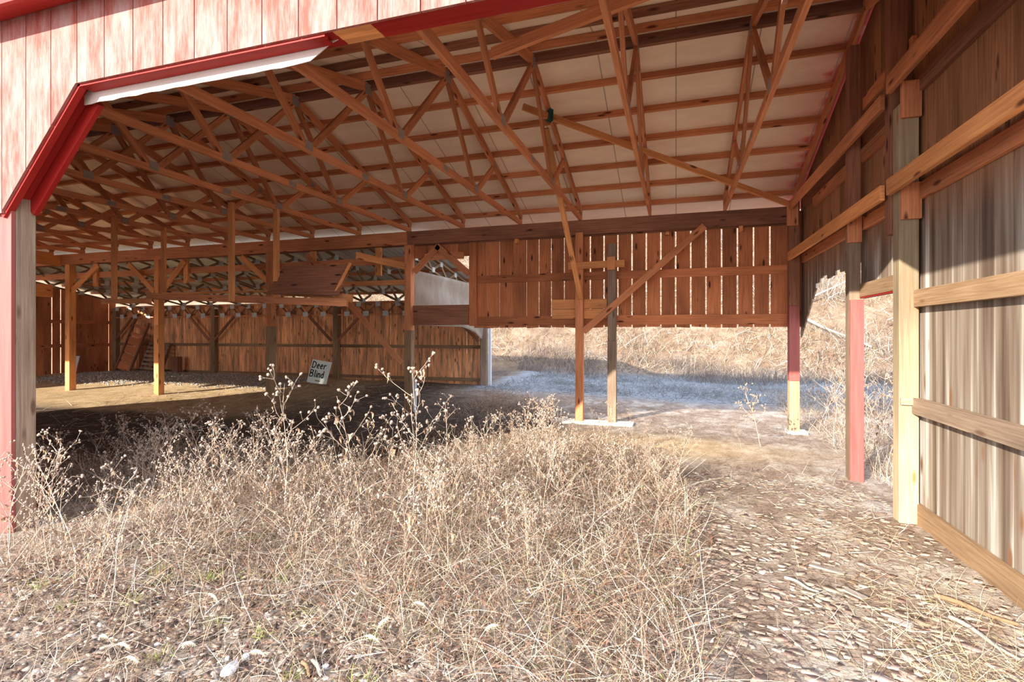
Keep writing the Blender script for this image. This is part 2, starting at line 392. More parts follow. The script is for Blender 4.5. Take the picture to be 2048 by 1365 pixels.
# far gable truss at the left end
t = copy_tree(truss0); t.location = (XL+.1, YR, ZC); tag(t, 'brown timber roof truss against the far left end wall', 'truss', 'roof trusses')

# ---------------------------------------------------------------- front wall (red siding)
yf = 2.85; random.seed(21)
mb = MB(); us = [-5.39+.30*k for k in range(0, 26)]; us = [x for x in us if x < 2.0]+[2.1]
xs_ = [-5.39-.3*k for k in range(1, 32)][::-1]
LO = lambda x: 3.66 if x > -4.51 else (3.66-(-4.51-x)*1.0656 if x > -5.41 else 2.70)
topz = ztop(yf)+.09
allx = [x for x in xs_ if x >= -14.7]+us
allx = sorted(allx)
for a, b in zip(allx[:-1], allx[1:]):
    g = .009; x0, x1 = a+g/2, b-g/2
    if b <= -5.38: pts = [(x0, yf, 2.70 if x0 > -6.35 else 0.0), (x1, yf, 2.70 if x0 > -6.35 else 0.0), (x1, yf, topz), (x0, yf, topz)]
    else:
        pts = [(x0, yf, LO(x0)), (x1, yf, LO(x1)), (x1, yf, topz), (x0, yf, topz)]
        if x0 < -4.51 < x1: pts.insert(1, (-4.51, yf, 3.66))
    mb.poly_prism(pts, (0, 0, 1), (0, .02, 0))
mb.poly_prism([(XL, yf, 3.55), (-14.71, yf, 3.55), (-14.71, yf, topz), (XL, yf, topz)], (0, 0, 1), (0, .02, 0))
struct(mb.build('wall_front', 'siding'), 'sunlit vertical board siding in worn pinkish red paint above the opening', 'wall')
# nailer / trim behind the siding edge
def tagb(mb, name, m, label, cat, group=None, bevel=0, origin=None):
    if origin is None:
        vs = mb.v; origin = (sum(v.x for v in vs)/len(vs), sum(v.y for v in vs)/len(vs), min(v.z for v in vs))
    return tag(mb.build(name, m, None, origin, bevel), label, cat, group)
mb = MB(); mb.box(-4.52, -2.20, 2.872, 2.91, 3.642, 3.78); mb.box(-4.50, -2.22, 2.911, 2.984, 3.646, 3.665); tagb(mb, 'trim_board', 'red', 'bright red trim board along the bottom edge of the siding', 'trim board', bevel=.003)
O = (-1.6, 3.0, 3.70)
hd = empty('front_header', O, 'red painted three-ply header beam over the wide front opening', 'beam')
for nm, xa, xb, m in (('beam_ply', -5.4, -2.16, 'red'), ('bare_patch', -2.158, -1.87, 'fresh'), ('beam_ply', -1.868, 2.1, 'red')):
    for k in range(3):
        mb = MB(); mb.box(xa, xb, 2.885+.064*k, 2.945+.064*k, 3.675+.006*k, 3.84); o = mb.build(nm, m, hd, O, .004)
        if m == 'fresh': o['label'] = 'unpainted orange stretch of ply'
mb = MB(); mb.box(XL, -5.5, 2.955, 3.075, 3.55, 3.84); tagb(mb, 'front_header', 'pine', 'unpainted header beam in the shade at the left end of the front wall', 'beam')
def flash(x0, x1, zt_, zb_, y, taper0, taper1, label):
    mb = MB(); n = 30; P_ = []; D = zt_-zb_
    for k in range(n+1):
        f = k/n; x = x0+(x1-x0)*f; d = D
        if f < taper0: d *= .15+.85*f/taper0
        if f > 1-taper1: d *= max(.08, (1-f)/taper1)
        P_.append((x, d+.003*math.sin(x*23)+.002*math.sin(x*51)))
    pts = [(x, y, zt_) for x, d in P_]+[(x, y, zt_-d) for x, d in P_[::-1]]
    mb.poly_prism(pts, (1, 0, 0), (0, .006, 0))
    return tagb(mb, 'flashing_strip', 'flash', label, 'flashing')
flash(-4.62, -2.16, 3.70, 3.562, 2.987, .0, .11, 'long pale pink flashing strip under the red trim with a torn right end')
flash(-1.62, 1.9, 3.74, 3.70, 3.085, .15, .02, 'thin curling white flashing strip right of the bare wood patch')
# chamfer at the left of the opening: trim, cheek and inner brace, all facing down
O = (-5.0, 2.95, 2.9)
ch = empty('corner_brace', O, 'dark red double corner brace sloping from the header down to the red post', 'brace')
def para(y0, y1, lo, hi, nm, xe=-5.43, xs=-4.50):
    zc_ = lambda x: 3.66-(-4.51-x)*1.0656; nx_, nz_ = .729, -.684
    pts = [(xs+nx_*lo, y0, zc_(xs)+nz_*lo), (xe+nx_*lo, y0, zc_(xe)+nz_*lo), (xe+nx_*hi, y0, zc_(xe)+nz_*hi), (xs+nx_*hi, y0, zc_(xs)+nz_*hi)]
    mb = MB(); mb.poly_prism(pts, (.68, 0, .73), (0, y1-y0, 0)); return mb.build(nm, 'red', ch, O, .003)
para(2.872, 2.925, -.06, .022, 'outer_trim'); para(2.926, 3.03, -.10, -.06, 'cheek_board'); para(3.032, 3.075, -.10, .055, 'inner_brace', -5.36, -4.56)
# canopy over the right part of the front, above the camera: unseen plank panel added to shade the right wall, gaps cut for sun spots
mb = MB(); ys_ = [.7+.15*k for k in range(15)]
for k, y in enumerate(ys_):
    z0 = 3.375; gaps = {4: (3.98, 4.05), 5: (3.60, 3.72), 6: (3.86, 3.90)}.get(k)
    if gaps:
        mb.box(.515, .54, y, y+.148, z0, gaps[0]); mb.box(.515, .54, y, y+.148, gaps[1], 4.25); mb.box(.515, .54, y+.05, y+.148, gaps[0]+.001, gaps[1]-.001)
    else: mb.box(.515, .54, y, y+.148, z0, 4.25)
struct(mb.build('shade_panel', 'dark'), 'unseen plank panel added as a canopy over the right side of the opening', 'sunshade')

# left red post
p = empty('barn_post', (-5.43, 2.98, 0), 'near left corner post, red paint on its front and bare wood on its side', 'post', 'barn posts')
mb = MB(); mb.box(-5.50, -5.355, 2.93, 3.075, -.2, 3.84); mb.build('timber', 'postgrey', p, (-5.43, 2.98, 0), .006)
mb = MB(); mb.box(-6.30, -5.357, 2.895, 2.929, -.1, 2.73); o = mb.build('facing_board', 'redpost', p, (-5.43, 2.98, 0), .005); o['label'] = 'red painted facing board'

# ---------------------------------------------------------------- far row of posts, Y = YB
def post(x, y, w=.14, top=3.60, name='barn_post', m='pine', label='', z0=-.1, splice=None):
    g = float(gh(x, y)); O = (x, y, g)
    if splice is None:
        mb = MB(); mb.box(x-w/2, x+w/2, y-w/2, y+w/2, z0, top); return tag(mb.build(name, m, None, O, .004), label, 'post', 'barn posts')
    e = empty(name, O, label, 'post', 'barn posts')
    mb = MB(); mb.box(x-w/2, x+w/2, y-w/2, y+w/2, z0, splice[0]); mb.build('lower_timber', m, e, O, .004)
    mb = MB(); mb.box(x-w/2+.005, x+w/2-.005, y-w/2, y+w/2, splice[0]+.002, top); mb.build('upper_timber', splice[1], e, O, .004)
    return e
# post A (far right corner): pale base, red middle, brown top
e = empty('barn_post', (1.91, YB, 0), 'far right corner post, pale wood at the foot and dull red above', 'post', 'barn posts')
for (a, b, m, nm) in ((-.1, .88, 'post', 'lower_timber'), (.882, 2.16, 'redpost', 'red_section'), (2.162, 3.95, 'dark', 'upper_timber')):
    mb = MB(); mb.box(1.83, 1.99, YB-.08, YB+.08, a, b); mb.build(nm, m, e, (1.91, YB, 0), .004)
post(-1.75, YB-.07, .145, 3.60, m='pine', label='slim brown post under the header, left of the short post in the back opening')
# give the pair pale treated feet
post(-1.14, YB-.05, .16, 3.36, m='postgrey', label='short grey-brown post with free top standing in front of the plank wall', splice=(1.55, 'postgrey'))
post(-5.42, YB, .16, 3.60, m='girt', label='brown post with grey lower half at the left side of the framed window opening', splice=(1.75, 'pine'))
post(-9.05, YB, .16, 3.60, m='girt', label='post right behind the weeds with a grey lower half, second left of the window opening', splice=(1.85, 'pine'))
post(-12.56, YB, .16, 3.60, m='fresh', label='orange-brown post third left of the window opening with V braces at its head', splice=(1.9, 'fresh'))
post(-15.8, YB, .17, 3.60, m='fresh', label='orange-brown post furthest left in the row, beside the far left corner')
# white pipe beside the window post
mb = MB(); mb.box(-5.32, -5.26, YB-.02, YB+.02, 0, .72); tagb(mb, 'white_stake', 'pipe', 'short white stake standing against the brown post', 'stake')

# header on the far row
mb = MB(); mb.box(-5.4, 1.85, YB-.12, YB-.08, 3.56, 3.835); tagb(mb, 'back_header', 'dark', 'deep brown header beam along the top of the far plank wall, right part', 'beam', bevel=.003)
mb = MB(); mb.box(XL, -5.41, YB-.12, YB-.08, 3.56, 3.835); tagb(mb, 'back_header', 'pine', 'long brown header beam running on over the left posts', 'beam', bevel=.003)
mb = MB(); mb.box(XL, 1.85, YB+.08, YB+.12, 3.56, 3.835); tagb(mb, 'outer_header', 'dark', 'second header ply on the outer side of the far posts', 'beam')
mb = MB(); mb.box(1.78, 1.95, YB-.17, YB-.125, 3.50, 3.88); tagb(mb, 'bearing_block', 'pine', 'bearing block where the back header meets the right gable', 'block')
# short blocks under the header
for x in (-3.02, -.15, 1.08):
    mb = MB(); mb.box(x-.03, x+.03, YB-.07, YB+.09, 3.48, 3.57); tagb(mb, 'truss_clip_block', 'fresh', {-3.02: 'small light block under the header at the left of the plank wall', -.15: 'small light block under the header in the middle of the plank wall', 1.08: 'small light block under the header right of the long brace'}[x], 'block', 'blocks under the header')

# upper plank wall, bay right of the window opening
mb = MB(); edges = [-3.99, -3.72, -3.43, -3.14, -2.86, -2.60, -2.35, -2.09]; x = -1.84
while x < 1.80: edges.append(x); x += .262
edges.append(1.86); edges.append(2.085)
random.seed(3)
for i, (a, b) in enumerate(zip(edges[:-1], edges[1:])):
    g = .004 if i in (0, 2, 3) else (.014 if i < 8 else .026)
    mb.poly_prism([(a+g/2+random.uniform(-.002, .002), YB+.125, 1.80+random.uniform(-.012, .012)), (b-g/2, YB+.125, 1.80+random.uniform(-.012, .012)), (b-g/2, YB+.125, 3.80), (a+g/2, YB+.125, 3.80)], (0, 0, 1), (0, .022, 0))
# planks over the window opening
for a, b in ((-5.4, -5.05), (-5.045, -4.7), (-4.695, -4.35), (-4.345, -4.0)):
    mb.poly_prism([(a, YB+.125, 3.30), (b, YB+.125, 3.30), (b, YB+.125, 3.80), (a, YB+.125, 3.80)], (0, 0, 1), (0, .022, 0))
struct(mb.build('wall_back', 'plank'), 'hanging wall of brown vertical planks with bright gaps, open beneath', 'wall')
mb = MB(); mb.box(-4.0, 1.83, YB+.083, YB+.123, 2.72, 2.87); tagb(mb, 'wall_girt', 'plank', 'brown middle girt across the hanging plank wall', 'girt')
mb = MB(); mb.box(-4.0, 1.83, YB+.083, YB+.123, 1.85, 2.03); tagb(mb, 'wall_girt', 'plank', 'brown bottom girt across the hanging plank wall', 'girt')
mb = MB(); mb.box(-4.06, -3.90, YB+.02, YB+.08, 1.84, 3.56); tagb(mb, 'door_jamb', 'plank', 'upright brown board between the window opening and the plank wall', 'board', bevel=.003)
mb = MB(); mb.box(-5.34, -4.07, YB+.02, YB+.06, 1.86, 2.28); tagb(mb, 'sill_board', 'dark', 'wide dark board closing the bottom of the window opening', 'board')
for (a, b, lab) in (((-5.32, 3.0), (-4.75, 3.53), 'left leaning corner brace over the window opening'), ((-4.80, 3.53), (-4.07, 2.92), 'right leaning corner brace over the window opening')):
    mb = MB(); mb.beam((a[0], YB+.04, a[1]), (b[0], YB+.04, b[1]), .04, .13, (0, 0, 1)); tagb(mb, 'knee_brace', 'pine', lab, 'brace', 'knee braces')
mb = MB(); mb.box(-5.1, -4.2, YB+.065, YB+.10, 3.24, 3.38); tagb(mb, 'window_rail', 'pine', 'short rail across the top of the window opening behind the corner braces', 'rail')

# loose boards nailed at the two middle posts
def board(p0, p1, w, h, m, name, label, cat='board', up=(0, 0, 1)):
    mb = MB(); mb.beam(p0, p1, w, h, up); return tagb(mb, name, m, label, cat, bevel=.003)
board((-1.95, YB-.175, 2.965), (-.90, YB-.175, 2.975), .035, .13, 'fresh', 'cross_board', 'orange board nailed across the tops of the two middle posts')
mb = MB(); mb.box(-1.215, -1.065, YB-.235, YB-.197, 2.86, 3.10); tagb(mb, 'nailing_block', 'fresh', 'orange block nailed near the top of the short post', 'block')
mb = MB(); mb.box(-2.30, -1.24, YB-.03, YB+.00, 2.16, 2.34); mb.v = mb.v
tagb(mb, 'cross_board', 'fresh', 'orange board behind the two middle posts, upper one of a pair', 'board')
mb = MB(); mb.box(-2.30, -1.24, YB-.03, YB+.00, 1.97, 2.153); tagb(mb, 'cross_board', 'fresh', 'orange board behind the two middle posts, lower one with a dark knot', 'board')
board((.48, YB-.155, 3.58), (-1.66, YB-.17, 1.72), .035, .12, 'pine', 'diagonal_brace', 'long diagonal board from the header down to the left middle post', 'brace', (0, 0, 1))
board((-1.80, 7.30, 4.66), (-1.70, YB-.25, 2.34), .038, .088, 'fresh', 'leaning_pole', 'board leaning steeply from a truss down onto the left middle post', 'board', (1, 0, 0))
# long loose 2x4 tied under the trusses
A_ = Vector((1.80, 9.68, 3.86)); B_ = Vector((-1.70, 7.16, 4.76)); D_ = (B_-A_).normalized()
lp = empty('loose_rafter', A_, 'long loose board slung under the trusses from the right corner, tied with green cord', 'board')
mb = MB(); mb.beam(A_, B_+D_*.42, .04, .09); mb.build('plank', 'fresh', lp, A_, .003)
mb = MB()
for k in range(3):
    c = B_+D_*(-.02+.03*k); mb.beam(c+Vector((0, 0, -.065)), c+Vector((.01*k, 0, .09)), .012, .12, D_.cross(Vector((0, 0, 1))))
mb.build('cord', 'rope', lp, A_)
# second loose board crossing the trusses near the front
board((.7, 4.12, 4.50), (-1.64, 4.57, 4.31), .05, .10, 'pine', 'sway_brace', 'diagonal sway board crossing under the near roof slope above the opening', 'brace')

# braces and rails on the left rows
board((-7.95, YB-.15, 3.46), (-5.50, YB-.17, 1.05), .035, .115, 'pine', 'diagonal_brace', 'long diagonal board from the header down to the post left of the window', 'brace')
board((-6.0, YB-1.1, 3.22), (-5.45, YB-.16, 3.10), .04, .14, 'fresh', 'stub_board', 'orange board end projecting left of the window post', 'board')
board((XL+.3, YB+.10, 3.27), (-5.5, YB+.10, 3.27), .04, .15, 'pine', 'tie_rail', 'long brown rail below the left header, upper one', 'rail')
board((-9.0, YB+.16, 2.80), (-5.5, YB+.16, 2.80), .04, .11, 'fresh', 'tie_rail', 'brown rail below the left header, lower one beside the window post', 'rail')
for x0, lab in ((-8.98, 'short upright stub above the left rail, beside the grey-footed post'), (-7.9, 'short upright stub above the left rail, left of the diagonal board'), (-6.2, 'short upright stub above the left rail, near the window post'), (-11.7, 'short upright stub above the left rail, right of the V-braced post'), (-14.9, 'short upright stub above the left rail, near the furthest left post')):
    mb = MB(); mb.box(x0-.07, x0+.07, YB+.02, YB+.075, 2.95, 3.56); tagb(mb, 'stub_post', 'fresh', lab, 'stub', 'short stubs above the rail')
for (x0, x1, z0, z1, lab) in ((-13.6, -12.66, 3.50, 2.72, 'knee brace left of the V-braced post'), (-11.7, -12.46, 3.50, 2.72, 'knee brace right of the V-braced post'), (-14.7, -15.72, 3.52, 2.85, 'knee brace right of the furthest left post'), (-9.9, -9.12, 3.52, 2.9, 'thin knee brace left of the post behind the weeds')):
    board((x0, YB-.02, z0), (x1, YB-.02, z1), .04, .13, 'fresh', 'knee_brace', lab, 'brace')
# hanging hay platform
for (x, y, z, lab) in ((-7.26, 7.01, 2.24, 'hanging upright board holding the left front of the small platform'), (-6.66, 7.39, 2.2, 'hanging upright board beside the tilted plywood panel'), (-10.29, 8.19, 2.42, 'hanging upright board nearest the V-braced post'), (-10.19, 7.11, 2.27, 'hanging upright board at the far left of the platform')):
    mb = MB(); mb.box(x-.045, x+.045, y-.03, y+.03, z, 3.93); tagb(mb, 'hanger_board', 'fresh', lab, 'board', 'hangers of the platform')
board((-10.45, 7.07, 2.30), (-9.2, 7.07, 2.28), .04, .09, 'fresh', 'platform_rail', 'short orange rail at the far left of the hanging platform', 'rail')
board((-10.25, 8.15, 2.52), (-6.7, 7.8, 2.47), .05, .045, 'fresh', 'platform_rail', 'thin light rail along the back of the hanging platform', 'rail')
board((-9.35, 7.12, 2.38), (-5.02, 7.12, 2.18), .05, .12, 'pine', 'platform_rail', 'long sloping brown rail along the front of the hanging platform', 'rail')
board((-6.62, 7.44, 2.44), (-5.15, 7.44, 2.27), .045, .13, 'fresh', 'platform_rail', 'bright orange rail under the tilted plywood panel', 'rail')
mb = MB(); mb.poly_prism([(-6.75, 7.25, 2.38), (-5.3, 7.25, 2.31), (-5.22, 7.55, 2.86), (-6.60, 7.50, 2.88)], (1, 0, 0), (0, .016, -.008))
tagb(mb, 'plywood_panel', 'dark', 'dark plywood panel tilted on the hanging platform', 'panel')
board((-5.42, 7.3, 2.30), (-5.16, 7.4, 2.86), .03, .05, 'fresh', 'panel_strip', 'narrow orange strip along the right edge of the plywood panel', 'strip', (0, 1, 0))

# ---------------------------------------------------------------- right gable wall
xw = 2.06
mb = MB(); random.seed(5)
y = 2.9; W = .205
ysR = []
while y < YB+.15: ysR.append(y); y += W
def low(y):
    if y < 5.50: return .02
    if y < 6.85: return 2.10
    if y < 8.9: return 2.50+.04*math.sin(y*9)
    return 2.50-(y-8.9)*.75
for i, a in enumerate(ysR):
    b = a+W-.003
    if a < 5.49: m0 = .02
    else: m0 = None
    za, zb = (m0, m0) if m0 is not None else (low(a), low(b)) if a > 9 else (low(a+.05), low(a+.05))
    ta, tb = ztop(a)+.08, ztop(b)+.08
    pts = [(xw, a, za), (xw, b, zb), (xw, b, tb), (xw, a, ta)]
    if a < YR < b: pts.insert(3, (xw, YR, ztop(YR)+.08))
    mb.poly_prism(pts, (0, 0, 1), (.022, 0, 0))
def wallR():
    m = wood('gable_plank', (.20, .09, .045), (.33, .16, .08), (.44, .23, .12), knot=(.07, .03, .015))
    n = m.node_tree.nodes; l = m.node_tree.links; b = n['Principled BSDF']
    src = b.inputs['Base Color'].links[0].from_socket
    uv = n.new('ShaderNodeUVMap').outputs[0]
    s = noise(n, l, mapping(n, l, uv, (.22, 5.0, 1)), 1.4, 3.2, .55)
    gr = ramp(n, [(.32, (.09, .058, .04)), (.44, (.18, .13, .095)), (.55, (.28, .23, .18)), (.66, (.56, .53, .49))]); l.new(s.outputs[0], gr.inputs[0])
    v = n.new('ShaderNodeTexVoronoi'); l.new(mapping(n, l, uv, (1.7, 5.5, 1)), v.inputs['Vector']); v.inputs['Scale'].default_value = 1
    kr = ramp(n, [(.09, (1, 1, 1)), (.20, (0, 0, 0))]); l.new(v.outputs['Distance'], kr.inputs[0])
    g2 = mix(n, l, kr.outputs[0], gr.outputs[0], (.20, .10, .05))
    g = n.new('ShaderNodeNewGeometry').outputs['Position']; sp = n.new('ShaderNodeSeparateXYZ'); l.new(g, sp.inputs[0])
    a = n.new('ShaderNodeMath'); a.operation = 'MULTIPLY_ADD'; a.inputs[1].default_value = .5; l.new(s.outputs[0], a.inputs[0]); l.new(sp.outputs[2], a.inputs[2])
    mr = n.new('ShaderNodeMapRange'); mr.inputs[1].default_value = 2.75; mr.inputs[2].default_value = 3.25; l.new(a.outputs[0], mr.inputs[0])
    c = mix(n, l, mr.outputs[0], g2, src); l.new(c, b.inputs['Base Color']); return m
struct(mb.build('wall_right', wallR()), 'gable wall of vertical planks, silver-grey below and brown above', 'wall')
# girts on the near part
G = 'wall girts of the right gable'
def girt(y0, y1, z0, z1, m, label, xa=2.015, xb=2.055, name='wall_girt'):
    mb = MB(); mb.box(xa, xb, y0, y1, z0, z1); o = tagb(mb, name, m, label, 'girt', G, bevel=.003); return o
girt(2.9, 5.52, .0, .19, 'girt', 'tan kick board at the foot of the grey plank wall', name='kick_board')
girt(2.9, 5.42, .985, 1.12, 'postgrey', 'weathered brown girt at waist height on the grey plank wall', 1.975, 2.055)
girt(2.9, 5.44, 1.92, 2.07, 'girt', 'weathered tan girt just above head height on the grey plank wall', 1.99, 2.055)
girt(2.9, 6.8, 2.86, 3.0, 'pine', 'brown girt behind the long shelf beam')
girt(2.9, 9.8, 3.80, 3.94, 'dark', 'dark upper girt against the right gable planks')
girt(5.5, 6.85, 2.10, 2.25, 'girt', 'pale girt over the narrow doorway in the right wall', 1.985, 2.055)
girt(6.8, 9.8, 2.88, 3.02, 'pine', 'brown girt on the right wall beyond the red post')
girt(5.5, 6.8, 4.22, 4.36, 'pine', 'high brown girt between the two right posts, upper one')
girt(5.5, 9.0, 3.64, 3.78, 'pine', 'high brown girt between the two right posts, lower one', 2.0, 2.055)
mb = MB(); mb.box(1.99, 2.055, 5.55, 6.83, 2.085, 2.098); tagb(mb, 'lintel_trim', 'red', 'thin red painted underside strip over the narrow doorway', 'trim')
# inner beams
mb = MB(); mb.box(1.80, 1.845, 2.9, 5.46, 2.93, 3.07); tagb(mb, 'shelf_beam', 'fresh', 'long sunlit-orange beam on the inner side of the right wall, lower one', 'beam', 'inner beams of the right wall', .004)
mb = MB(); mb.box(1.80, 1.845, 2.9, 5.46, 3.84, 4.0); tagb(mb, 'shelf_beam', 'pine', 'long brown beam on the inner side of the right wall, upper one', 'beam', 'inner beams of the right wall', .004)
mb = MB(); mb.box(1.845, 1.99, 2.9, 5.40, 3.03, 3.07); tagb(mb, 'shelf_board', 'plank', 'board lying flat between shelf beam and wall', 'board', None, .002)
mb = MB(); mb.box(1.80, 1.84, 5.6, 9.78, 3.76, 3.90); tagb(mb, 'shelf_beam', 'pine', 'high brown beam running back to the far right corner', 'beam', 'inner beams of the right wall', .004)
mb = MB(); mb.box(1.80, 1.84, 5.6, 9.78, 2.92, 3.06); tagb(mb, 'shelf_beam', 'fresh', 'lower brown beam running back to the far right corner', 'beam', 'inner beams of the right wall', .004)
# gable rafter
board((1.93, YR, ztop(YR)-.06), (1.93, YB+.05, ztop(YB+.05)-.06), .04, .14, 'pine', 'gable_rafter', 'sloping rafter on the right gable, far slope', 'rafter')
board((1.93, 2.9, ztop(2.9)-.06), (1.93, YR, ztop(YR)-.06), .04, .14, 'pine', 'gable_rafter', 'sloping rafter on the right gable, near slope', 'rafter')
# post B, red front
O = (1.95, 6.87, 0)
e = empty('barn_post', O, 'post with a faded red front face beside the narrow doorway on the right', 'post', 'barn posts')
mb = MB(); mb.box(1.885, 2.0, 6.80, 6.94, -.1, 2.9); mb.build('lower_timber', 'postgrey', e, O, .004)
mb = MB(); mb.box(1.885, 2.0, 6.80, 6.94, 2.902, 4.98); mb.build('upper_timber', 'dark', e, O, .004)
mb = MB(); mb.box(1.885, 2.02, 6.762, 6.798, -.1, 2.07); o = mb.build('facing_board', 'redpost', e, O, .004); o['label'] = 'faded pinkish red facing board'
mb = MB(); mb.box(1.86, 2.0, 6.76, 6.798, 2.72, 3.02); mb.build('bearing_block', 'pine', e, O, .003)
# post C, big near one
O = (1.955, 5.47, 0)
e = empty('barn_post', O, 'thick pale sunlit post where the grey plank wall begins, nearest on the right', 'post', 'barn posts')
mb = MB(); mb.box(1.88, 2.03, 5.40, 5.54, -.1, 3.72); mb.build('timber', 'post', e, O, .006)
mb = MB(); mb.box(1.87, 2.0, 5.56, 5.70, 2.6, ztop(5.6)-.1); mb.build('upper_timber', 'dark', e, O, .004)
mb = MB(); mb.box(1.885, 2.035, 5.355, 5.398, 2.69, 3.01); mb.build('bearing_block', 'pine', e, O, .004)
mb = MB(); mb.box(1.885, 2.035, 5.355, 5.398, 3.58, 3.90); mb.build('bearing_block', 'pine', e, O, .004)
mb = MB(); mb.box(1.885, 2.00, 5.372, 5.398, 1.06, 1.12); mb.build('girt_end', 'post', e, O, .003)
# corner brace at post A, outer side
mb = MB(); mb.box(1.8, 2.1, 9.72, 10.0, -.1, .035); tagb(mb, 'post_footing', 'concrete', 'pale concrete pad under the far right post', 'footing')
mb = MB(); mb.box(-2.25, -.75, YB-.30, YB+.05, -.05, .035); tagb(mb, 'post_footing', 'concrete', 'low pale concrete strip under the two middle posts', 'footing')

# ---------------------------------------------------------------- lean-to behind
YW = 14.4; ZW = 2.95; ZL0 = 3.82
def zl(y): return ZL0+(ZW-ZL0)*(y-10.0)/(YW-10.0)
mb = MB(); n = 190; xsx = [XL-.2+(-5.1-XL)*k/n for k in range(n+1)]
V = []; 
for k, x in enumerate(xsx):
    dz = .018 if k % 2 else 0
    V.append((x, dz))
vs = []; fs = []
for (x, dz) in V: vs += [(x, 10.3, zl(10.3)+.10+dz), (x, YW+.5, zl(YW+.5)+.10+dz)]
for k in range(n): fs.append([2*k, 2*k+1, 2*k+3, 2*k+2])
me = bpy.data.meshes.new('lean_to_roof'); me.from_pydata(vs, [], fs); me.materials.append(M['corr'])
o = link(me); so = o.modifiers.new('s', 'SOLIDIFY'); so.thickness = .004
o.name = 'ceiling'; struct(o, 'grey corrugated sheets over the lean-to behind', 'roof')
for k in range(5):
    y = 10.7+k*.95; mb = MB(); mb.beam((XL, y, zl(y)+.055), (-5.3, y, zl(y)+.055), .04, .08)
    tagb(mb, 'shed_purlin', 'pine', 'purlin under the corrugated lean-to roof, %s from the header' % ORD[k], 'purlin', 'lean-to purlins')
def lean_truss(x):
    O = (x, 10, 3.0); r = empty('shed_truss', O)
    ya, yb = 10.05, YW-.02; za, zb = zl(ya), zl(yb); dep = .36
    def part(nm, a, b, w, h, m='girt', up=(0, 0, 1)):
        mb = MB(); mb.beam(a, b, w, h, up); mb.build(nm, m, r, O)
    part('top_chord', (x, ya, za-.03), (x, yb, zb-.03), .085, .04); part('bottom_chord', (x, ya, za-dep), (x, yb, zb-dep), .085, .04)
    n = 5
    for k in range(n):
        t0 = k/n; t1 = (k+.5)/n; t2 = (k+1)/n
        L = lambda t, d: (x, ya+(yb-ya)*t, za+(zb-za)*t-d)
        part('web', L(t0, .05), L(t1, dep-.02), .035, .06); part('web', L(t1, dep-.02), L(t2, .05), .035, .06)
    for k in range(n):
        for (t, d) in (((k+.02)/n, .06), ((k+.5)/n, dep-.03)):
            y = ya+(yb-ya)*t; z = za+(zb-za)*t-d
            mb = MB(); mb.box(x-.046, x+.046, y-.07, y+.07, z-.06, z+.06); mb.build('gusset_plate', 'metal', r, O)
    return r
lt0 = None
for k in range(12):
    x = -5.62-k*1.22
    if lt0 is None: lt0 = lean_truss(x); t = lt0
    else: t = copy_tree(lt0); t.location = (x, 10, 3.0)
    tag(t, 'flat parallel-chord lean-to truss with silver plates, %s from the plastic sheet end' % ORD[k], 'truss', 'lean-to trusses')
# plate-webbed girder along the far wall: three spans
px_ = [-5.42, -10.55, -15.66, -20.5]
for q in range(3):
    xa, xb = px_[q]-.1, px_[q+1]+.1; O = ((xa+xb)/2, YW-.06, 2.28)
    r = empty('wall_girder', O, 'timber girder with zigzag webs and silver plates on the far shed wall, %s span' % ['right', 'middle', 'left'][q], 'girder', 'far wall girders')
    for nm, z in (('top_chord', 2.66), ('bottom_chord', 2.29)):
        mb = MB(); mb.box(xb, xa, YW-.10, YW-.02, z-.02, z+.02); mb.build(nm, 'pine', r, O)
    n = 7; w_ = (xa-xb)/n
    for k in range(n):
        x0 = xb+k*w_
        for a, b in (((x0, 2.64), (x0+w_/2, 2.31)), ((x0+w_/2, 2.31), (x0+w_, 2.64))):
            mb = MB(); mb.beam((a[0], YW-.06, a[1]), (b[0], YW-.06, b[1]), .03, .05); mb.build('web', 'dark', r, O)
        for (a, z, s_) in ((x0+.08, 2.62, .17), (x0+w_/2, 2.32, .20)):
            mb = MB(); mb.box(a-s_/2, a+s_/2, YW-.112, YW-.10, z-.075, z+.075); mb.build('gusset_plate', 'metal', r, O)
# far wall planks
mb = MB(); x = XL; random.seed(9)
while x < -5.5:
    ww = .20; g = random.choice([.002, .003, .003, .004, .012])
    mb.poly_prism([(x, YW+.06, .12+random.uniform(-.01, .03)), (x+ww-g, YW+.06, .12+random.uniform(-.01, .03)), (x+ww-g, YW+.06, 2.72), (x, YW+.06, 2.72)], (0, 0, 1), (0, .02, 0)); x += ww
o = struct(mb.build('wall_back', 'farplank'), 'orange-brown plank wall of the lean-to, dark stained near the ground', 'wall')
for z, lab in ((1.28, 'long thin girt half way up the far shed wall'), (.30, 'low girt along the foot of the far shed wall')):
    mb = MB(); mb.box(XL, -5.5, YW+.015, YW+.055, z-.05, z+.05); tagb(mb, 'shed_girt', 'girt', lab, 'girt')
for k, x in enumerate(px_):
    mb = MB(); mb.box(x-.09, x+.09, YW-.10, YW+.06, 0, 2.65 if k else 2.75)
    labs = ['grey corner post at the open right end of the far shed wall', 'post against the far shed wall behind the white sign', 'post against the far shed wall with V braces, middle of the left half', 'post in the far left corner of the shed']
    tagb(mb, 'shed_post', 'postgrey' if k == 0 else 'girt', labs[k], 'post', 'far shed posts')
    for sgn in (-1, 1):
        if (k == 0 and sgn == 1) or (k == 3 and sgn == -1): continue
        nm = ['left', 'right'][(sgn+1)//2]
        board((x+sgn*.12, YW-.14, 1.45), (x+sgn*1.0, YW-.14, 2.27), .035, .09, 'dark', 'shed_brace', '%s knee brace of the %s' % (nm, ['corner post at the open end', 'shed post behind the sign', 'left-middle shed post', 'far left corner shed post'][k]), 'brace')
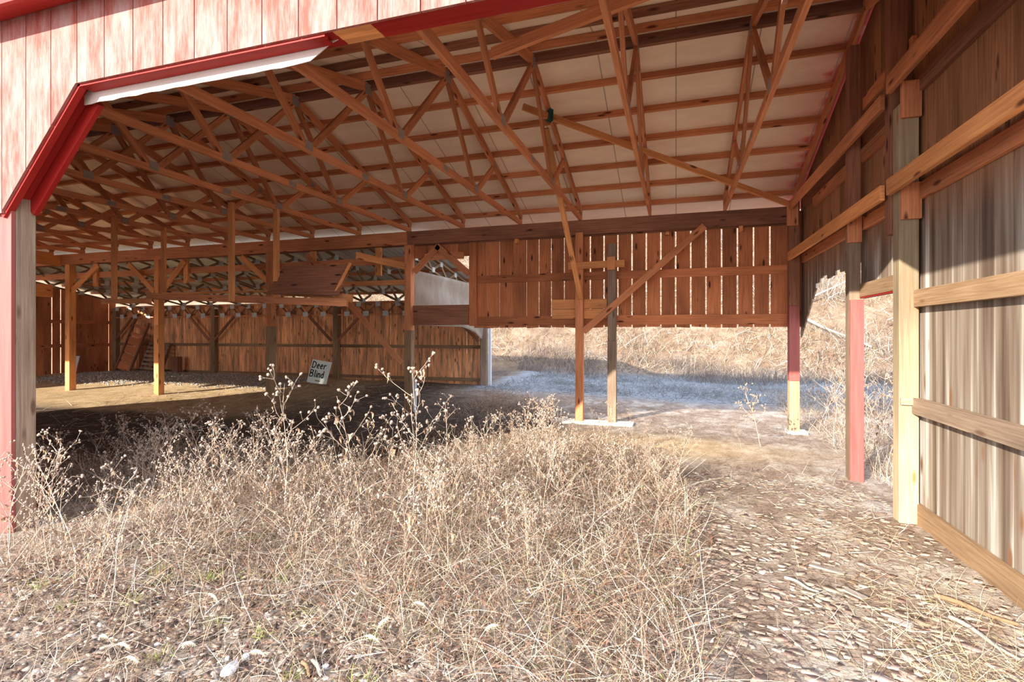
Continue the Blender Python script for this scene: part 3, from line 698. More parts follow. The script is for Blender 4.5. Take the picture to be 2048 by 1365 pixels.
mb = MB(); mb.box(-5.28, -5.20, YW-.05, YW+.02, .1, 2.2); tagb(mb, 'downspout', 'pipe', 'narrow pale pipe beside the grey corner post', 'pipe')
# left end wall (barn gable + lean-to)
mb = MB(); y = 2.9; random.seed(13)
while y < 14.5:
    ww = .27; g = random.choice([.003, .02, .03, .004])
    zt_ = (ztop(y)+.05) if y < 9.9 else zl(y)+.0
    zt2 = (ztop(y+ww)+.05) if y+ww < 9.95 else zl(y+ww)
    zlo = .10
    mb.poly_prism([(XL-.08, y, zlo), (XL-.08, y+ww-g, zlo), (XL-.08, y+ww-g, zt2), (XL-.08, y, zt_)], (0, 0, 1), (-.02, 0, 0)); y += ww
struct(mb.build('wall_left', 'plank'), 'far left end wall of brown planks with thin bright slits', 'wall')
for z in (1.25, 2.1, 3.3):
    mb = MB(); mb.box(XL-.07, XL-.03, 2.9, 14.3 if z < 3 else 11.5, z-.06, z+.06); tagb(mb, 'end_girt', 'plank', 'girt on the far left end wall, %s' % {1.25: 'lowest', 2.1: 'middle', 3.3: 'topmost'}[z], 'girt')
# boards in the left bay behind the row: lit plank faces
mb = MB(); mb.poly_prism([(-16.0, YB-.3, 2.66), (-16.0, 4.5, 2.66), (-16.0, 4.5, 3.0), (-16.0, YB-.3, 3.0)], (0, 1, 0), (-.04, 0, 0))
tagb(mb, 'cross_beam', 'fresh', 'orange beam crossing towards the furthest left post, lower one', 'beam')
mb = MB(); mb.box(-16.04, -16.0, 4.5, YB-.1, 3.52, 3.80); tagb(mb, 'cross_beam', 'fresh', 'orange beam crossing towards the furthest left post, upper one', 'beam')

# plastic sheeting on the end of the lean-to, sagging lower edge
n, mm = 40, 16; vs = []; fs = []
for i in range(n+1):
    y = 10.02+(YW-10.02)*i/n
    zt_ = min(3.06, zl(y)-.02); zb_ = 1.86-(.42*max(0, (i/n-.6)/.4)**1.3 if i/n < .93 else .42*(1-(i/n-.93)/.07*.7))
    for j in range(mm+1):
        f = j/mm; z = zb_+(zt_-zb_)*f
        vs.append((-5.40+.035*math.sin(y*5+z*2)*(1-f)+.02*math.sin(z*9+y)+.05*math.sin(i/n*3.1)*(1-f), y, z))
for i in range(n):
    for j in range(mm): a = i*(mm+1)+j; fs.append([a, a+1, a+mm+2, a+mm+1])
me = bpy.data.meshes.new('plastic_sheet'); me.from_pydata(vs, [], fs); me.materials.append(M['sheet']); o = link(me)
me.polygons.foreach_set('use_smooth', [True]*len(fs)); so = o.modifiers.new('s', 'SOLIDIFY'); so.thickness = .003
tag(o, 'creased pale plastic sheet closing the open end of the lean-to behind the window opening', 'plastic sheet')

# ---------------------------------------------------------------- things leaning in the shed
def zg(x, y): return float(gh(x, y))
# sign
sx, sy = -9.95, 12.6; g = zg(sx, sy)
sg = empty('yard_sign', (sx, sy, g), 'white hand-painted sign leaning on the shed post, reading Deer Blind', 'sign')
R = Matrix.Rotation(math.radians(-12), 4, 'X') @ Matrix.Rotation(0, 4, 'Z')
TR = Matrix.Rotation(math.radians(12), 4, 'Z') @ Matrix.Rotation(math.radians(-14), 4, 'X') @ Matrix.Rotation(math.radians(9), 4, 'Y')
def tf(x, y, z): return TR @ Vector((x, y, z))
mb = MB(); c = [tf(-.30, 0, .02), tf(.30, 0, .02), tf(.30, 0, .70), tf(-.30, 0, .70)]; mb.poly_prism(c, (0, 0, 1), TR.to_3x3() @ Vector((0, .018, 0))); mb.build('board', 'sign', sg)
STR = {'D': [[(0, 0), (0, 1)], [(0, 1), (.55, .85), (.65, .45), (.45, .08), (0, 0)]],
 'e': [[(0, .33), (.42, .38), (.38, .6), (.18, .65), (.02, .4), (.1, .06), (.42, .06)]],
 'r': [[(.05, 0), (.05, .62)], [(.05, .42), (.2, .6), (.42, .62)]],
 'B': [[(0, 0), (0, 1)], [(0, 1), (.5, .9), (.45, .6), (0, .52)], [(0, .52), (.55, .42), (.5, .05), (0, 0)]],
 'l': [[(.1, 0), (.1, 1)]], 'i': [[(.1, 0), (.1, .6)], [(.09, .78), (.11, .84)]],
 'n': [[(.02, 0), (.02, .6)], [(.02, .42), (.2, .62), (.38, .5), (.4, 0)]],
 'd': [[(.42, 0), (.42, 1)], [(.42, .1), (.2, 0), (.02, .2), (.08, .5), (.25, .6), (.42, .45)]]}
mb = MB()
def word(wd, x0, z0, h, adv):
    x = x0
    for chh, a in zip(wd, adv):
        for st in STR[chh]:
            for p, q in zip(st[:-1], st[1:]):
                mb.beam(tf(x+p[0]*h*.8, -.004, z0+p[1]*h), tf(x+q[0]*h*.8, -.004, z0+q[1]*h), .004, .027, TR.to_3x3() @ Vector((0.01, 0, 1)), .006)
        x += a*h
word('Deer', -.25, .46, .19, (.74, .56, .56, .5)); word('Blind', -.26, .20, .20, (.66, .26, .28, .50, .5))
o = mb.build('lettering', 'ink', sg); o['label'] = 'black hand lettering Deer Blind'
mb = MB(); mb.box(-.06, .10, -.006, -.001, .085, .115); mb.v = [tf(v.x, v.y, v.z) for v in mb.v]; mb.build('smudge', 'girt', sg)
board((-10.6, 12.45, g+.01), (-9.3, 12.4, g+.01), .09, .03, 'girt', 'scrap_board', 'flat scrap board on the ground under the sign')
# pallet leaning on the back wall
px0, py0 = -18.1, 13.9; g = zg(px0, py0)
pl = empty('pallet', (px0, py0, g), 'grey wooden pallet standing on edge against the shed wall', 'pallet')
TP = Matrix.Rotation(math.radians(4), 4, 'Y') @ Matrix.Rotation(math.radians(-18), 4, 'X')
def tp(mb): mb.v = [TP @ v for v in mb.v]; return mb
for k in range(7):
    mb = MB(); mb.box(-.5, .5, -.05, -.03, .04+k*.155, .04+k*.155+.09); tp(mb).build('deck_board', 'postgrey', pl)
for x in (-.48, 0, .48):
    mb = MB(); mb.box(x-.02, x+.02, -.03, .06, .04, 1.08); tp(mb).build('stringer', 'dark', pl)
# ramp / ladder boards
lb = empty('feed_ramp', (-19.2, 13.7, zg(-19.2, 13.7)), 'tall dark slatted ramp leaning in the left corner beside the pallet', 'ramp')
TQ = Matrix.Rotation(math.radians(14), 4, 'Y') @ Matrix.Rotation(math.radians(-12), 4, 'X')
for x in (-.34, .34):
    mb = MB(); mb.box(x-.03, x+.03, -.06, .02, 0, 1.95); mb.v = [TQ @ v for v in mb.v]; mb.build('side_rail', 'dark', lb)
for k in range(6):
    mb = MB(); mb.box(-.34, .34, -.01, .01, .05+k*.32, .05+k*.32+(.27 if k < 4 else .12)); mb.v = [TQ @ v for v in mb.v]; mb.build('slat', 'plank', lb)
mb = MB(); mb.beam((-20.1, 12.45, .15), (-20.25, 12.95, .92), .62, .02, (0, -1, .6)); mb.v = [v for v in mb.v]
mb2 = MB(); mb2.poly_prism([(-20.45, 12.6, .12), (-20.0, 12.6, .12), (-20.12, 12.85, .88), (-20.5, 12.85, .88)], (0, 0, 1), (0, .02, .006))
tagb(mb2, 'leaning_board', 'whitepanel', 'blank white panel leaning beside the furthest left post', 'panel')
mb = MB(); mb.box(-17.2, -16.95, 14.0, 14.2, .1, .85); tagb(mb, 'upright_plank', 'dark', 'short dark plank standing on end right of the pallet', 'board')

# ---------------------------------------------------------------- vegetation helpers
def pol_tubes(lines, sides=3):
    """lines: list of (pts Nx3, radii N) -> verts, faces"""
    V = []; F = []; o = 0
    for pts, rad in lines:
        pts = np.asarray(pts, float); n = len(pts); t = np.gradient(pts, axis=0); t /= np.linalg.norm(t, axis=1)[:, None]+1e-9
        ref = np.array([0, 0, 1.]) if abs(t[:, 2]).mean() < .8 else np.array([1., 0, 0])
        a = np.cross(t, ref); a /= np.linalg.norm(a, axis=1)[:, None]+1e-9; b = np.cross(t, a)
        for s in range(sides):
            th = 2*math.pi*s/sides; V.append((pts+(a*math.cos(th)+b*math.sin(th))*np.asarray(rad)[:, None]))
        idx = o+np.arange(sides*n).reshape(sides, n)
        for s in range(sides):
            s2 = (s+1) % sides
            F.append(np.stack([idx[s, :-1], idx[s2, :-1], idx[s2, 1:], idx[s, 1:]], -1).reshape(-1))
        o += sides*n
    return np.concatenate(V), np.concatenate(F)
ICO = None
def ico():
    t = (1+5**.5)/2; v = np.array([(-1, t, 0), (1, t, 0), (-1, -t, 0), (1, -t, 0), (0, -1, t), (0, 1, t), (0, -1, -t), (0, 1, -t), (t, 0, -1), (t, 0, 1), (-t, 0, -1), (-t, 0, 1)], float); v /= np.linalg.norm(v[0])
    f = np.array([(0, 11, 5), (0, 5, 1), (0, 1, 7), (0, 7, 10), (0, 10, 11), (1, 5, 9), (5, 11, 4), (11, 10, 2), (10, 7, 6), (7, 1, 8), (3, 9, 4), (3, 4, 2), (3, 2, 6), (3, 6, 8), (3, 8, 9), (4, 9, 5), (2, 4, 11), (6, 2, 10), (8, 6, 7), (9, 8, 1)])
    return v, f
IV, IF = ico()
def spiky(centers, rads, rng):
    V = []; F = []; o = 0
    for c, r in zip(centers, rads):
        v = IV*r*rng.uniform(.75, 1.25, (12, 1)); base = len(IV)
        # spikes: raise each face centre
        fc = v[IF].mean(1)*rng.uniform(1.15, 1.75, (20, 1))
        V.append(np.concatenate([v, fc])+c)
        for k in range(3): F.append(np.stack([IF[:, k], IF[:, (k+1) % 3], 12+np.arange(20)], -1).reshape(-1)+o)
        o += 32
    return np.concatenate(V), np.concatenate(F)
SEEDS = []
def weed_variant(seed, H, heads=True, spread=1., keep=False):
    rng = np.random.default_rng(seed); lines = []; seeds = []; leaves = []
    lean = rng.normal(0, .16, 2)*spread; n = 9
    tt = np.linspace(0, 1, n); main = np.stack([lean[0]*H*tt**1.6+.012*np.sin(tt*9+seed), lean[1]*H*tt**1.6+.012*np.cos(tt*7+seed), H*tt*(1-.08*np.linalg.norm(lean))], 1)
    lines.append((main, np.linspace(.0050, .0024, n)))
    def arc(p, d, L, r0, up=.5, n=5):
        pts = [p.copy()]; d = d/np.linalg.norm(d)
        for k in range(n-1):
            d = d+np.array([0, 0, up/n])+rng.normal(0, .10, 3); d /= np.linalg.norm(d); pts.append(pts[-1]+d*L/(n-1))
        pts = np.array(pts); lines.append((pts, np.linspace(r0, r0*.55, n))); return pts, d
    nb = int(rng.integers(7, 12))
    for k in range(nb):
        f = .30+.68*(k+rng.random())/nb; i = f*(n-1); i0 = int(i); p = main[i0]+(main[min(i0+1, n-1)]-main[i0])*(i-i0)
        th = k*2.4+rng.normal(0, .4); el = rng.uniform(.5, 1.1); d = np.array([math.cos(th), math.sin(th), el])
        L = (.42-.28*f)*rng.uniform(.7, 1.4)*H*spread
        pts, dd = arc(p, d, L, .0026)
        ns = int(rng.integers(3, 6))
        for s in range(ns):
            q = pts[int(rng.integers(2, 5))]; d2 = dd+rng.normal(0, .6, 3); d2[2] = abs(d2[2])*.8
            p2, d3 = arc(q, d2, rng.uniform(.04, .13), .0013, .2, 4)
            if heads:
                for h in range(int(rng.integers(1, 4))):
                    e = p2[-1]+rng.normal(0, .012, 3)*(h > 0)
                    if h: lines.append((np.array([p2[-2], e]), np.array([.001, .0008])))
                    seeds.append(e)
        for s in range(int(rng.integers(1, 5))):
            q = pts[int(rng.integers(1, 5))]; leaves.append((q, rng.uniform(.03, .08)))
    for s in range(int(rng.integers(5, 11))): leaves.append((main[int(rng.integers(2, n-1))], rng.uniform(.04, .11)))
    V, F = pol_tubes(lines); st = mesh_np('stalk', V, F, np.full(len(F)//4, 4), 'stalk')
    sm = None
    if keep: SEEDS[:] = seeds
    elif seeds:
        V, F = spiky(seeds, rng.uniform(.0065, .0105, len(seeds)), rng); sm = mesh_np('seed_heads', V, F, np.full(len(F)//3, 3), 'seed')
    V = []; F = []; o = 0
    for q, L in leaves:
        th = rng.uniform(0, 6.28); dx = np.array([math.cos(th), math.sin(th), 0]); sd_ = np.array([-dx[1], dx[0], 0]); w0 = L*.13
        m_ = 5
        for j in range(m_):
            f = j/(m_-1); c = q+dx*L*.45*math.sin(f*2.2)+np.array([0, 0, -L*.85*f*f])+sd_*L*.1*math.sin(f*5)
            ww = w0*math.sin(.25+2.7*f)*(1 if j < m_-1 else .3); tw = f*2.5
            s2 = sd_*math.cos(tw)+dx*math.sin(tw)
            V += [c-s2*ww, c+s2*ww]
        for j in range(m_-1): F += [o+2*j, o+2*j+1, o+2*j+3, o+2*j+2]
        o += 2*m_
    lf = mesh_np('dry_leaves', np.array(V), np.array(F), np.full(len(F)//4, 4), 'leaf')
    return st, sm, lf
def join_mesh(name, mes):
    V = []; F = []; T = []; mi = []; o = 0; mats = []
    for k, me in enumerate([m for m in mes if m is not None]):
        nv = len(me.vertices); v = np.empty(nv*3, np.float32); me.vertices.foreach_get('co', v); li = np.empty(len(me.loops), np.int32); me.loops.foreach_get('vertex_index', li)
        lt = np.empty(len(me.polygons), np.int32); me.polygons.foreach_get('loop_total', lt)
        V.append(v.reshape(-1, 3)); F.append(li+o); T.append(lt); mi.append(np.full(len(lt), k, np.int32)); o += nv; mats.append(me.materials[0])
    me = mesh_np(name, np.concatenate(V), np.concatenate(F), np.concatenate(T), mats[0])
    for m in mats[1:]: me.materials.append(m)
    me.polygons.foreach_set('material_index', np.concatenate(mi)); return me
JM = {}
def plant_from(var, loc, rz, sc, label, group=None, name='dry_weed', cat='dry weed'):
    """small copies: one mesh each, too small in the photo to show parts"""
    k = id(var)
    if k not in JM: JM[k] = join_mesh(name, var)
    o = link(JM[k], name); tag(o, label, cat, group); o.location = loc; o.rotation_euler = (0, 0, rz); o.scale = (sc, sc, sc); return o
def hero_from(seed, H, loc, rz, label, ms=100, spread=1.):
    """prominent weed: stalk, dry leaves and every seed head a part"""
    st, sm, lf = weed_variant(seed, H, spread=spread, keep=True)
    e = empty('dry_weed', loc, label, 'dry weed', 'tall weeds'); e.rotation_euler = (0, 0, rz)
    link(st, 'stalk', e); link(lf, 'dry_leaves', e)
    rng = np.random.default_rng(seed)
    protos = []
    for k in range(4):
        V, F = spiky([np.zeros(3)], [1.0], rng); protos.append(mesh_np('seed_head', V, F, np.full(len(F)//3, 3), 'seed'))
    for c in SEEDS[:ms]:
        o = link(protos[int(rng.integers(0, 4))], 'seed_head', e); o.location = c; q = float(rng.uniform(.0085, .013)); o.scale = (q, q, q); o.rotation_euler = tuple(rng.uniform(0, 6, 3))
    return e
VAR = [weed_variant(100+i, H) for i, H in enumerate((1.0, 1.05, .95, 1.1, 1.0, .9, 1.0, 1.15, .85, 1.0))]

def strands(name, base, length, width, tilt, curl, cols, m='veg', segs=3, rng=RNG, zoff=0, flat=None):
    """ribbon strands. base Nx3; tilt = mean angle from vertical"""
    N = len(base); th = rng.uniform(0, 2*np.pi, N); ti = np.clip(tilt+rng.normal(0, .35, N), 0, 1.62)
    d = np.stack([np.cos(th)*np.sin(ti), np.sin(th)*np.sin(ti), np.cos(ti)], 1)
    wv = np.cross(d, rng.normal(0, 1, (N, 3))); wv /= np.linalg.norm(wv, axis=1)[:, None]+1e-9
    P_ = [base]; dd = d.copy(); bend = rng.normal(0, 1, (N, 3))*curl+np.array([0, 0, -curl*.6])
    for k in range(segs):
        dd = dd+bend/segs; dd /= np.linalg.norm(dd, axis=1)[:, None]; P_.append(P_[-1]+dd*(length/segs)[:, None])
    V = []
    for k, p in enumerate(P_):
        wk = (width*(1-.75*k/segs))[:, None]*.5; g_ = gh(p[:, 0], p[:, 1])+.003; p[:, 2] = np.maximum(p[:, 2], g_)
        V.append(p-wv*wk); V.append(p+wv*wk)
    V = np.stack(V, 1)  # N, 2(segs+1), 3
    K = 2*(segs+1); idx = np.arange(N)[:, None]*K; F = []
    for k in range(segs): F.append(np.stack([idx[:, 0]+2*k, idx[:, 0]+2*k+1, idx[:, 0]+2*k+3, idx[:, 0]+2*k+2], 1))
    F = np.stack(F, 1).reshape(-1); tint = np.repeat(cols, K, axis=0)
    me = mesh_np(name, V.reshape(-1, 3), F, np.full(N*segs, 4), m, tint); return link(me, name)
def pick(N, pal, rng=RNG, jit=.12):
    pal = np.array(pal, float); w_ = pal[:, 3]/pal[:, 3].sum(); i = rng.choice(len(pal), N, p=w_)
    return .80*np.clip(pal[i, :3]*rng.uniform(1-jit*1.5, 1+jit*1.5, (N, 1))*(1+rng.normal(0, jit*.25, (N, 3))), 0, .95)
STRAW = [(.66, .56, .43, 4), (.52, .40, .28, 4), (.38, .23, .15, 3.5), (.22, .125, .08, 3), (.80, .73, .64, 2), (.32, .34, .12, .15)]
REDD = [(.48, .35, .26, 3), (.38, .20, .14, 3), (.62, .52, .43, 2.5), (.22, .10, .065, 3), (.34, .38, .12, .15)]
BROWN = [(.40, .26, .17, 3), (.28, .17, .11, 3), (.58, .42, .30, 2), (.70, .60, .50, 1)]

# region masks
def path_edge(y):   # x of the right border of the weedy area
    return np.interp(y, [0, 2.9, 4.8, 6.5, 7.7, 8.6], [.15, .15, .18, -.05, -.55, -2.0])
def sample(N, x0, x1, y0, y1, fn, rng=RNG):
    out = []; c = 0
    while c < N:
        x = rng.uniform(x0, x1, N); y = rng.uniform(y0, y1, N); p = fn(x, y); k = rng.random(N) < p; out.append(np.stack([x[k], y[k]], 1)); c += k.sum()
    q = np.concatenate(out)[:N]; return np.concatenate([q, gh(q[:, 0], q[:, 1])[:, None]], 1)
def f_weed(x, y):
    e = path_edge(y); ins = sst(e+.12, e-.15, x)
    far = sst(8.6, 7.6, y); 
    # the dark barn floor left of x=-2.6 stays bare beyond y=5.6
    bare = sst(-2.3, -3.4, x-.45*(y-6))*sst(5.0, 5.9, y)
    return np.clip(ins*far*(1-bare), 0, 1)*(1-(x < -5.2)*(np.abs(y-2.92) < .25))
def dens(x, y): return 1/(1+.02*(x*x+y*y))
def f_mid(x, y):
    return f_mid0(x, y)*(1-(x < -4.7)*(np.abs(y-2.92) < .65))
def f_mid0(x, y):   # thick tangle: keep clear of the nearest chips in the lower left
    return f_weed(x, y)*np.clip(.25+.75*sst(2.6, 3.5, y+.28*x+.9), 0, 1)
b = sample(52000, -7, .4, 1.3, 8.6, lambda x, y: f_weed(x, y)*dens(x, y)*(.55+.45*sst(2.4, 3.6, y+.2*x)))
tag(strands('dry_grass', b, RNG.uniform(.05, .20, len(b)), RNG.uniform(.002, .0055, len(b)), 1.0, .6, pick(len(b), STRAW)), 'mat of short dead straw-coloured grass covering the foreground', 'grass', kind='stuff')
b = sample(17000, -7, .4, 2.2, 8.5, lambda x, y: f_mid(x, y)*dens(x, y)); b[:, 2] += RNG.uniform(0, .12, len(b))
tag(strands('weed_tangle', b, RNG.uniform(.15, .50, len(b)), RNG.uniform(.0025, .0055, len(b)), .95, .7, pick(len(b), STRAW), segs=4), 'dense tangle of thin dry stems in the middle of the foreground', 'weeds', kind='stuff')
b = sample(16000, -7, .45, 2.0, 8.5, lambda x, y: f_mid(x, y)*dens(x, y)); b[:, 2] += RNG.uniform(0, .34, len(b))*RNG.random(len(b))
tag(strands('curled_leaves', b, RNG.uniform(.015, .05, len(b)), RNG.uniform(.006, .014, len(b)), 1.2, 1.6, pick(len(b), REDD), segs=3), 'shrivelled brown leaves caught in the weed tangle', 'dead leaves', kind='stuff')
# trampled path: leaf litter, chips
def chips(name, pts, smin, smax, cols, thick, label, cat, rng=RNG, ang=None, tl=.14, asp=.3):
    N = len(pts); a = rng.uniform(smin, smax, N); bb = a*rng.uniform(asp, .5+asp, N); th = rng.uniform(0, 6.28, N) if ang is None else ang+rng.normal(0, .5, N)
    h = thick*rng.uniform(.5, 1.5, N); tx = rng.normal(0, tl, N); ty = rng.normal(0, tl, N)
    K = 6; V = []
    jit = rng.uniform(.5, 1.25, (N, K))
    ca, sa = np.cos(th), np.sin(th)
    for lay in (0, 1):
        for k in range(K):
            u = np.cos(2*np.pi*k/K)*a*jit[:, k]*.5; v = np.sin(2*np.pi*k/K)*bb*jit[:, k]*.5
            x = u*ca-v*sa; y = u*sa+v*ca; z = (lay*1.0-.35)*h+x*tx+y*ty
            V.append(np.stack([pts[:, 0]+x, pts[:, 1]+y, pts[:, 2]+z+.004], 1))
    V = np.stack(V, 1).reshape(-1, 3); o = np.arange(N)[:, None]*2*K
    top = (o+K+np.arange(K)[None]).reshape(-1)
    sides = np.stack([np.stack([o[:, 0]+k, o[:, 0]+(k+1) % K, o[:, 0]+K+(k+1) % K, o[:, 0]+K+k], 1) for k in range(K)], 1).reshape(-1)
    me = mesh_np(name, V, np.concatenate([top, sides]), np.concatenate([np.full(N, K), np.full(N*K, 4)]), 'chip', np.repeat(cols, 2*K, 0))
    return tag(link(me, name), label, cat, kind='stuff')
CH = [(.26, .18, .13, 3), (.22, .15, .11, 3), (.50, .38, .30, 3), (.46, .39, .34, 1), (.10, .07, .055, 2.5)]
b = sample(6500, -4.5, 1.2, 1.2, 4.6, lambda x, y: dens(x, y)*np.clip(sst(3.4, 2.2, y+.35*x+.6), 0, 1)*sst(.9, -.2, x-.1))
chips('wood_chips', b, .015, .07, pick(len(b), CH), .006, 'dark bark chips and gravel showing through the grass in the lower left', 'wood chips')
PCH = [(.46, .34, .26, 4), (.40, .29, .22, 3), (.50, .40, .32, 3), (.30, .20, .15, 1.5)]
b = sample(2100, -.4, 2.0, 1.6, 6.6, lambda x, y: (1/(1+.10*y*y))*sst(-.25, .25, x-path_edge(y)+.25)*(.25+.75*sst(-.05, .25, wob(x*2.5, y*2.2)+.5)))
chips('bark_chips', b, .025, .11, pick(len(b), PCH), .0035, 'flat curled flakes of bark and dried mud on the path by the wall', 'bark flakes', tl=.055, asp=.45)
b = sample(5000, -.3, 1.80, 1.6, 7.0, lambda x, y: (1/(1+.06*y*y))*(.2+.8*sst(.2, 1.9, x))); 
tag(strands('path_straw', b, RNG.uniform(.05, .22, len(b)), RNG.uniform(.002, .005, len(b)), 1.45, .25, pick(len(b), STRAW)), 'loose straw scattered on the path by the right wall', 'straw', kind='stuff')
b = sample(5000, 1.05, 1.9, 1.2, 4.2, lambda x, y: sst(3.6, 2.2, y)*.9+.1)
tag(strands('yellow_straw', b, RNG.uniform(.06, .2, len(b)), RNG.uniform(.002, .004, len(b)), 1.1, .6, pick(len(b), [(.82, .62, .34, 3), (.88, .76, .52, 3), (.60, .40, .22, 2)])), 'yellow straw heap in the bottom right corner', 'straw', kind='stuff')
# green sprigs
b = sample(45, -4.2, .2, 1.7, 4.5, lambda x, y: f_weed(x, y)); b = np.repeat(b, 22, 0); b[:, :2] += RNG.normal(0, .03, (len(b), 2)); b[:, 2] = gh(b[:, 0], b[:, 1])
tag(strands('green_sprigs', b, RNG.uniform(.04, .10, len(b)), RNG.uniform(.003, .006, len(b)), .7, .5, pick(len(b), [(.42, .50, .12, 3), (.62, .62, .22, 2), (.30, .42, .12, 1)])), 'sparse tufts of fresh green grass among the dead straw', 'grass', kind='stuff')

# tall weeds as things
random.seed(77)
hero = [(572, 1010, 4.75, 1.27, 'tall dry weed with round seed heads rising before the grey-footed post, left of centre'),
        (725, 1080, 4.2, 1.22, 'straight dry weed with round seed heads rising just left of the white sign'),
        (830, 1030, 4.6, 1.36, 'tallest dry weed with round seed heads, its top over the post by the window'),
        (1520, 895, 7.6, .78, 'lone small dry weed standing on the bare path before the far right post')]
F_, HZ, SS, CC = 1036., 667., math.sin(math.radians(17.57)), math.cos(math.radians(17.57))
for k, (u, v, d, sc, lab) in enumerate(hero):
    a = (u-1024)/F_; x, y = d*(a*CC-SS), d*(a*SS+CC)
    hero_from(500+k, sc, (x, y, zg(x, y)), k*1.3, lab)
def zone(x, y):
    u = 1024+F_*(x*CC+y*SS)/(-x*SS+y*CC)
    hz = 'left edge by the red post' if u < 170 else 'left third before the dark floor' if u < 560 else 'middle, left of the tallest weed' if u < 800 else 'middle, right of the tallest weed' if u < 1050 else 'right part before the two middle posts' if u < 1230 else 'right rim beside the bare path'
    return hz
cnt = 0
while cnt < 165:
    if cnt < 16: x = random.uniform(-5.0, -3.2); y = random.uniform(2.2, 2.75)
    else: x = random.uniform(-7, .2); y = random.uniform(2.9, 7.8)
    if random.random() > f_weed(np.array([x]), np.array([y]))[0]: continue
    if x*CC+y*SS < -1.1*(-x*SS+y*CC): continue
    if x < -5.1 and abs(y-2.9) < .45: continue
    right = max(0, min(1, (x+1.6)/1.4)); dist = math.hypot(x, y)
    if dist < 3.4: continue
    if dist > 5.6 and random.random() < .45: continue
    sc = random.uniform(.48, .84)*(1-.22*right)*(1-.12*(dist > 5.6))
    if x > -.8 and y < 4.5: sc *= .75
    z_ = zone(x, y); hh = 'tall' if sc > .75 else 'middling' if sc > .6 else 'low'; dd_ = 'nearer' if dist < 5 else 'farther'
    plant_from(random.choice(VAR), (x, y, zg(x, y)), random.uniform(0, 6.28), sc, '%s dry weed with round seed heads, %s row, %s' % (hh, dd_, z_), 'foreground weeds, %s, %s, %s' % (hh, dd_, z_)); cnt += 1
# weeds left foreground row by red post (tall, reaching y~830)
# small weeds beyond the opening and by the right wall
BR = [weed_variant(300+i, 1.0, heads=False, spread=1.5) for i in range(4)]
lab2 = 'reddish leafless brush plant growing outside the right wall behind the red post'
for k in range(46):
    x = random.uniform(2.25, 5.5); y = random.uniform(6.8, 13.0)
    plant_from(random.choice(BR+VAR[:2]), (x, y, zg(x, y)), random.uniform(0, 6.28), random.uniform(.8, 1.25), 'reddish leafless brush plant outside the right wall, '+('behind the red post, nearer row' if y < 8.6 else 'beyond the far right post, middle row' if y < 10.8 else 'beyond the far right post, farthest row'), 'brush outside the right wall, %d' % (0 if y < 8.6 else 1 if y < 10.8 else 2), 'brush_plant', 'brush')
for k, (x, y, s) in enumerate(((-.75, 9.4, .34), (-.45, 9.5, .22), (.9, 8.2, .3), (-1.4, 9.2, .3))):
    plant_from(VAR[k], (x, y, zg(x, y)), k, s, ['small dry weed at the foot of the short post', 'tiny dry weed right of the short post', 'small dry weed on the sandy path in front of the back opening', 'small dry weed between the two middle posts'][k])
b = sample(9000, 2.15, 7, 6.0, 15, lambda x, y: 1.0+0*x)
tag(strands('outside_grass', b, RNG.uniform(.15, .5, len(b)), RNG.uniform(.004, .007, len(b)), .6, .6, pick(len(b), STRAW)), 'rank dead grass along the outside of the right wall', 'grass', kind='stuff')
b = sample(1200, -4.6, -2.6, 9.0, 12.4, lambda x, y: np.exp(-((x+3.8)/.9)**2-((y-11)/1.2)**2)); 
tag(strands('floor_brush', np.array(b), RNG.uniform(.1, .45, len(b)), RNG.uniform(.004, .007, len(b)), .8, .6, pick(len(b), BROWN)), 'dull brown brush clump on the dirt below the window opening', 'brush', kind='stuff')
# litter on the dark barn floor
b = sample(5000, -13, -1.5, 5.2, 13.5, lambda x, y: 1.+0*x)
tag(strands('floor_litter', b, RNG.uniform(.05, .35, len(b)), RNG.uniform(.004, .010, len(b)), 1.5, .2, pick(len(b), BROWN+[(.75, .68, .58, .5)])), 'scattered stalks and splinters on the dark barn floor', 'litter', kind='stuff')
# gravel at the left
b = sample(5000, -20, -10.5, 9.5, 14, lambda x, y: sst(10.6, 11.8, y-.1*(x+15)))
chips('gravel', b, .02, .07, pick(len(b), [(.45, .42, .40, 3), (.62, .58, .54, 2), (.30, .27, .25, 2)]), .02, 'pale gravel along the far left wall of the shed', 'gravel')

# foxtails
def foxtail(x, y, h, bend, dirx, label):
    g = zg(x, y); e = empty('foxtail_grass', (x, y, g), label, 'grass head', 'foxtail heads')
    n = 9; pts = []
    for k in range(n):
        f = k/(n-1); pts.append((dirx*bend*f**2, .02*f, h*(f-.45*f**3*bend*2.5)))
    V, F = pol_tubes([(pts, np.full(n, .0015))]); link(mesh_np('stem', V, F, np.full(len(F)//4, 4), 'stalk'), 'stem', e)
    p = np.array(pts[-1]); d = p-np.array(pts[-2]); d /= np.linalg.norm(d); L = .075; m_ = 8; q = [p]
    for k in range(m_-1): d = d+np.array([0, 0, -.16]); d /= np.linalg.norm(d); q.append(q[-1]+d*L/(m_-1))
    rr = .0075*np.sin(np.linspace(.35, 2.95, m_)); lines = [(np.array(q), rr)]
    V, F = pol_tubes(lines, 7)
    rng = np.random.default_rng(int(abs(x)*1000)); ql = []
    for k in range(90):
        i = rng.integers(0, m_-1); c = q[i]+(q[i+1]-q[i])*rng.random(); dr = rng.normal(0, 1, 3); dr /= np.linalg.norm(dr); dr = dr+d*.6
        ql.append((np.array([c, c+dr*.014]), np.array([.0005, .0002])))
    V2, F2 = pol_tubes(ql); V = np.concatenate([V, V2]); F = np.concatenate([F, F2+len(V)-len(V2)])
    link(mesh_np('seed_spike', V, F, np.full(len(F)//4, 4), 'foxtail'), 'seed_spike', e)
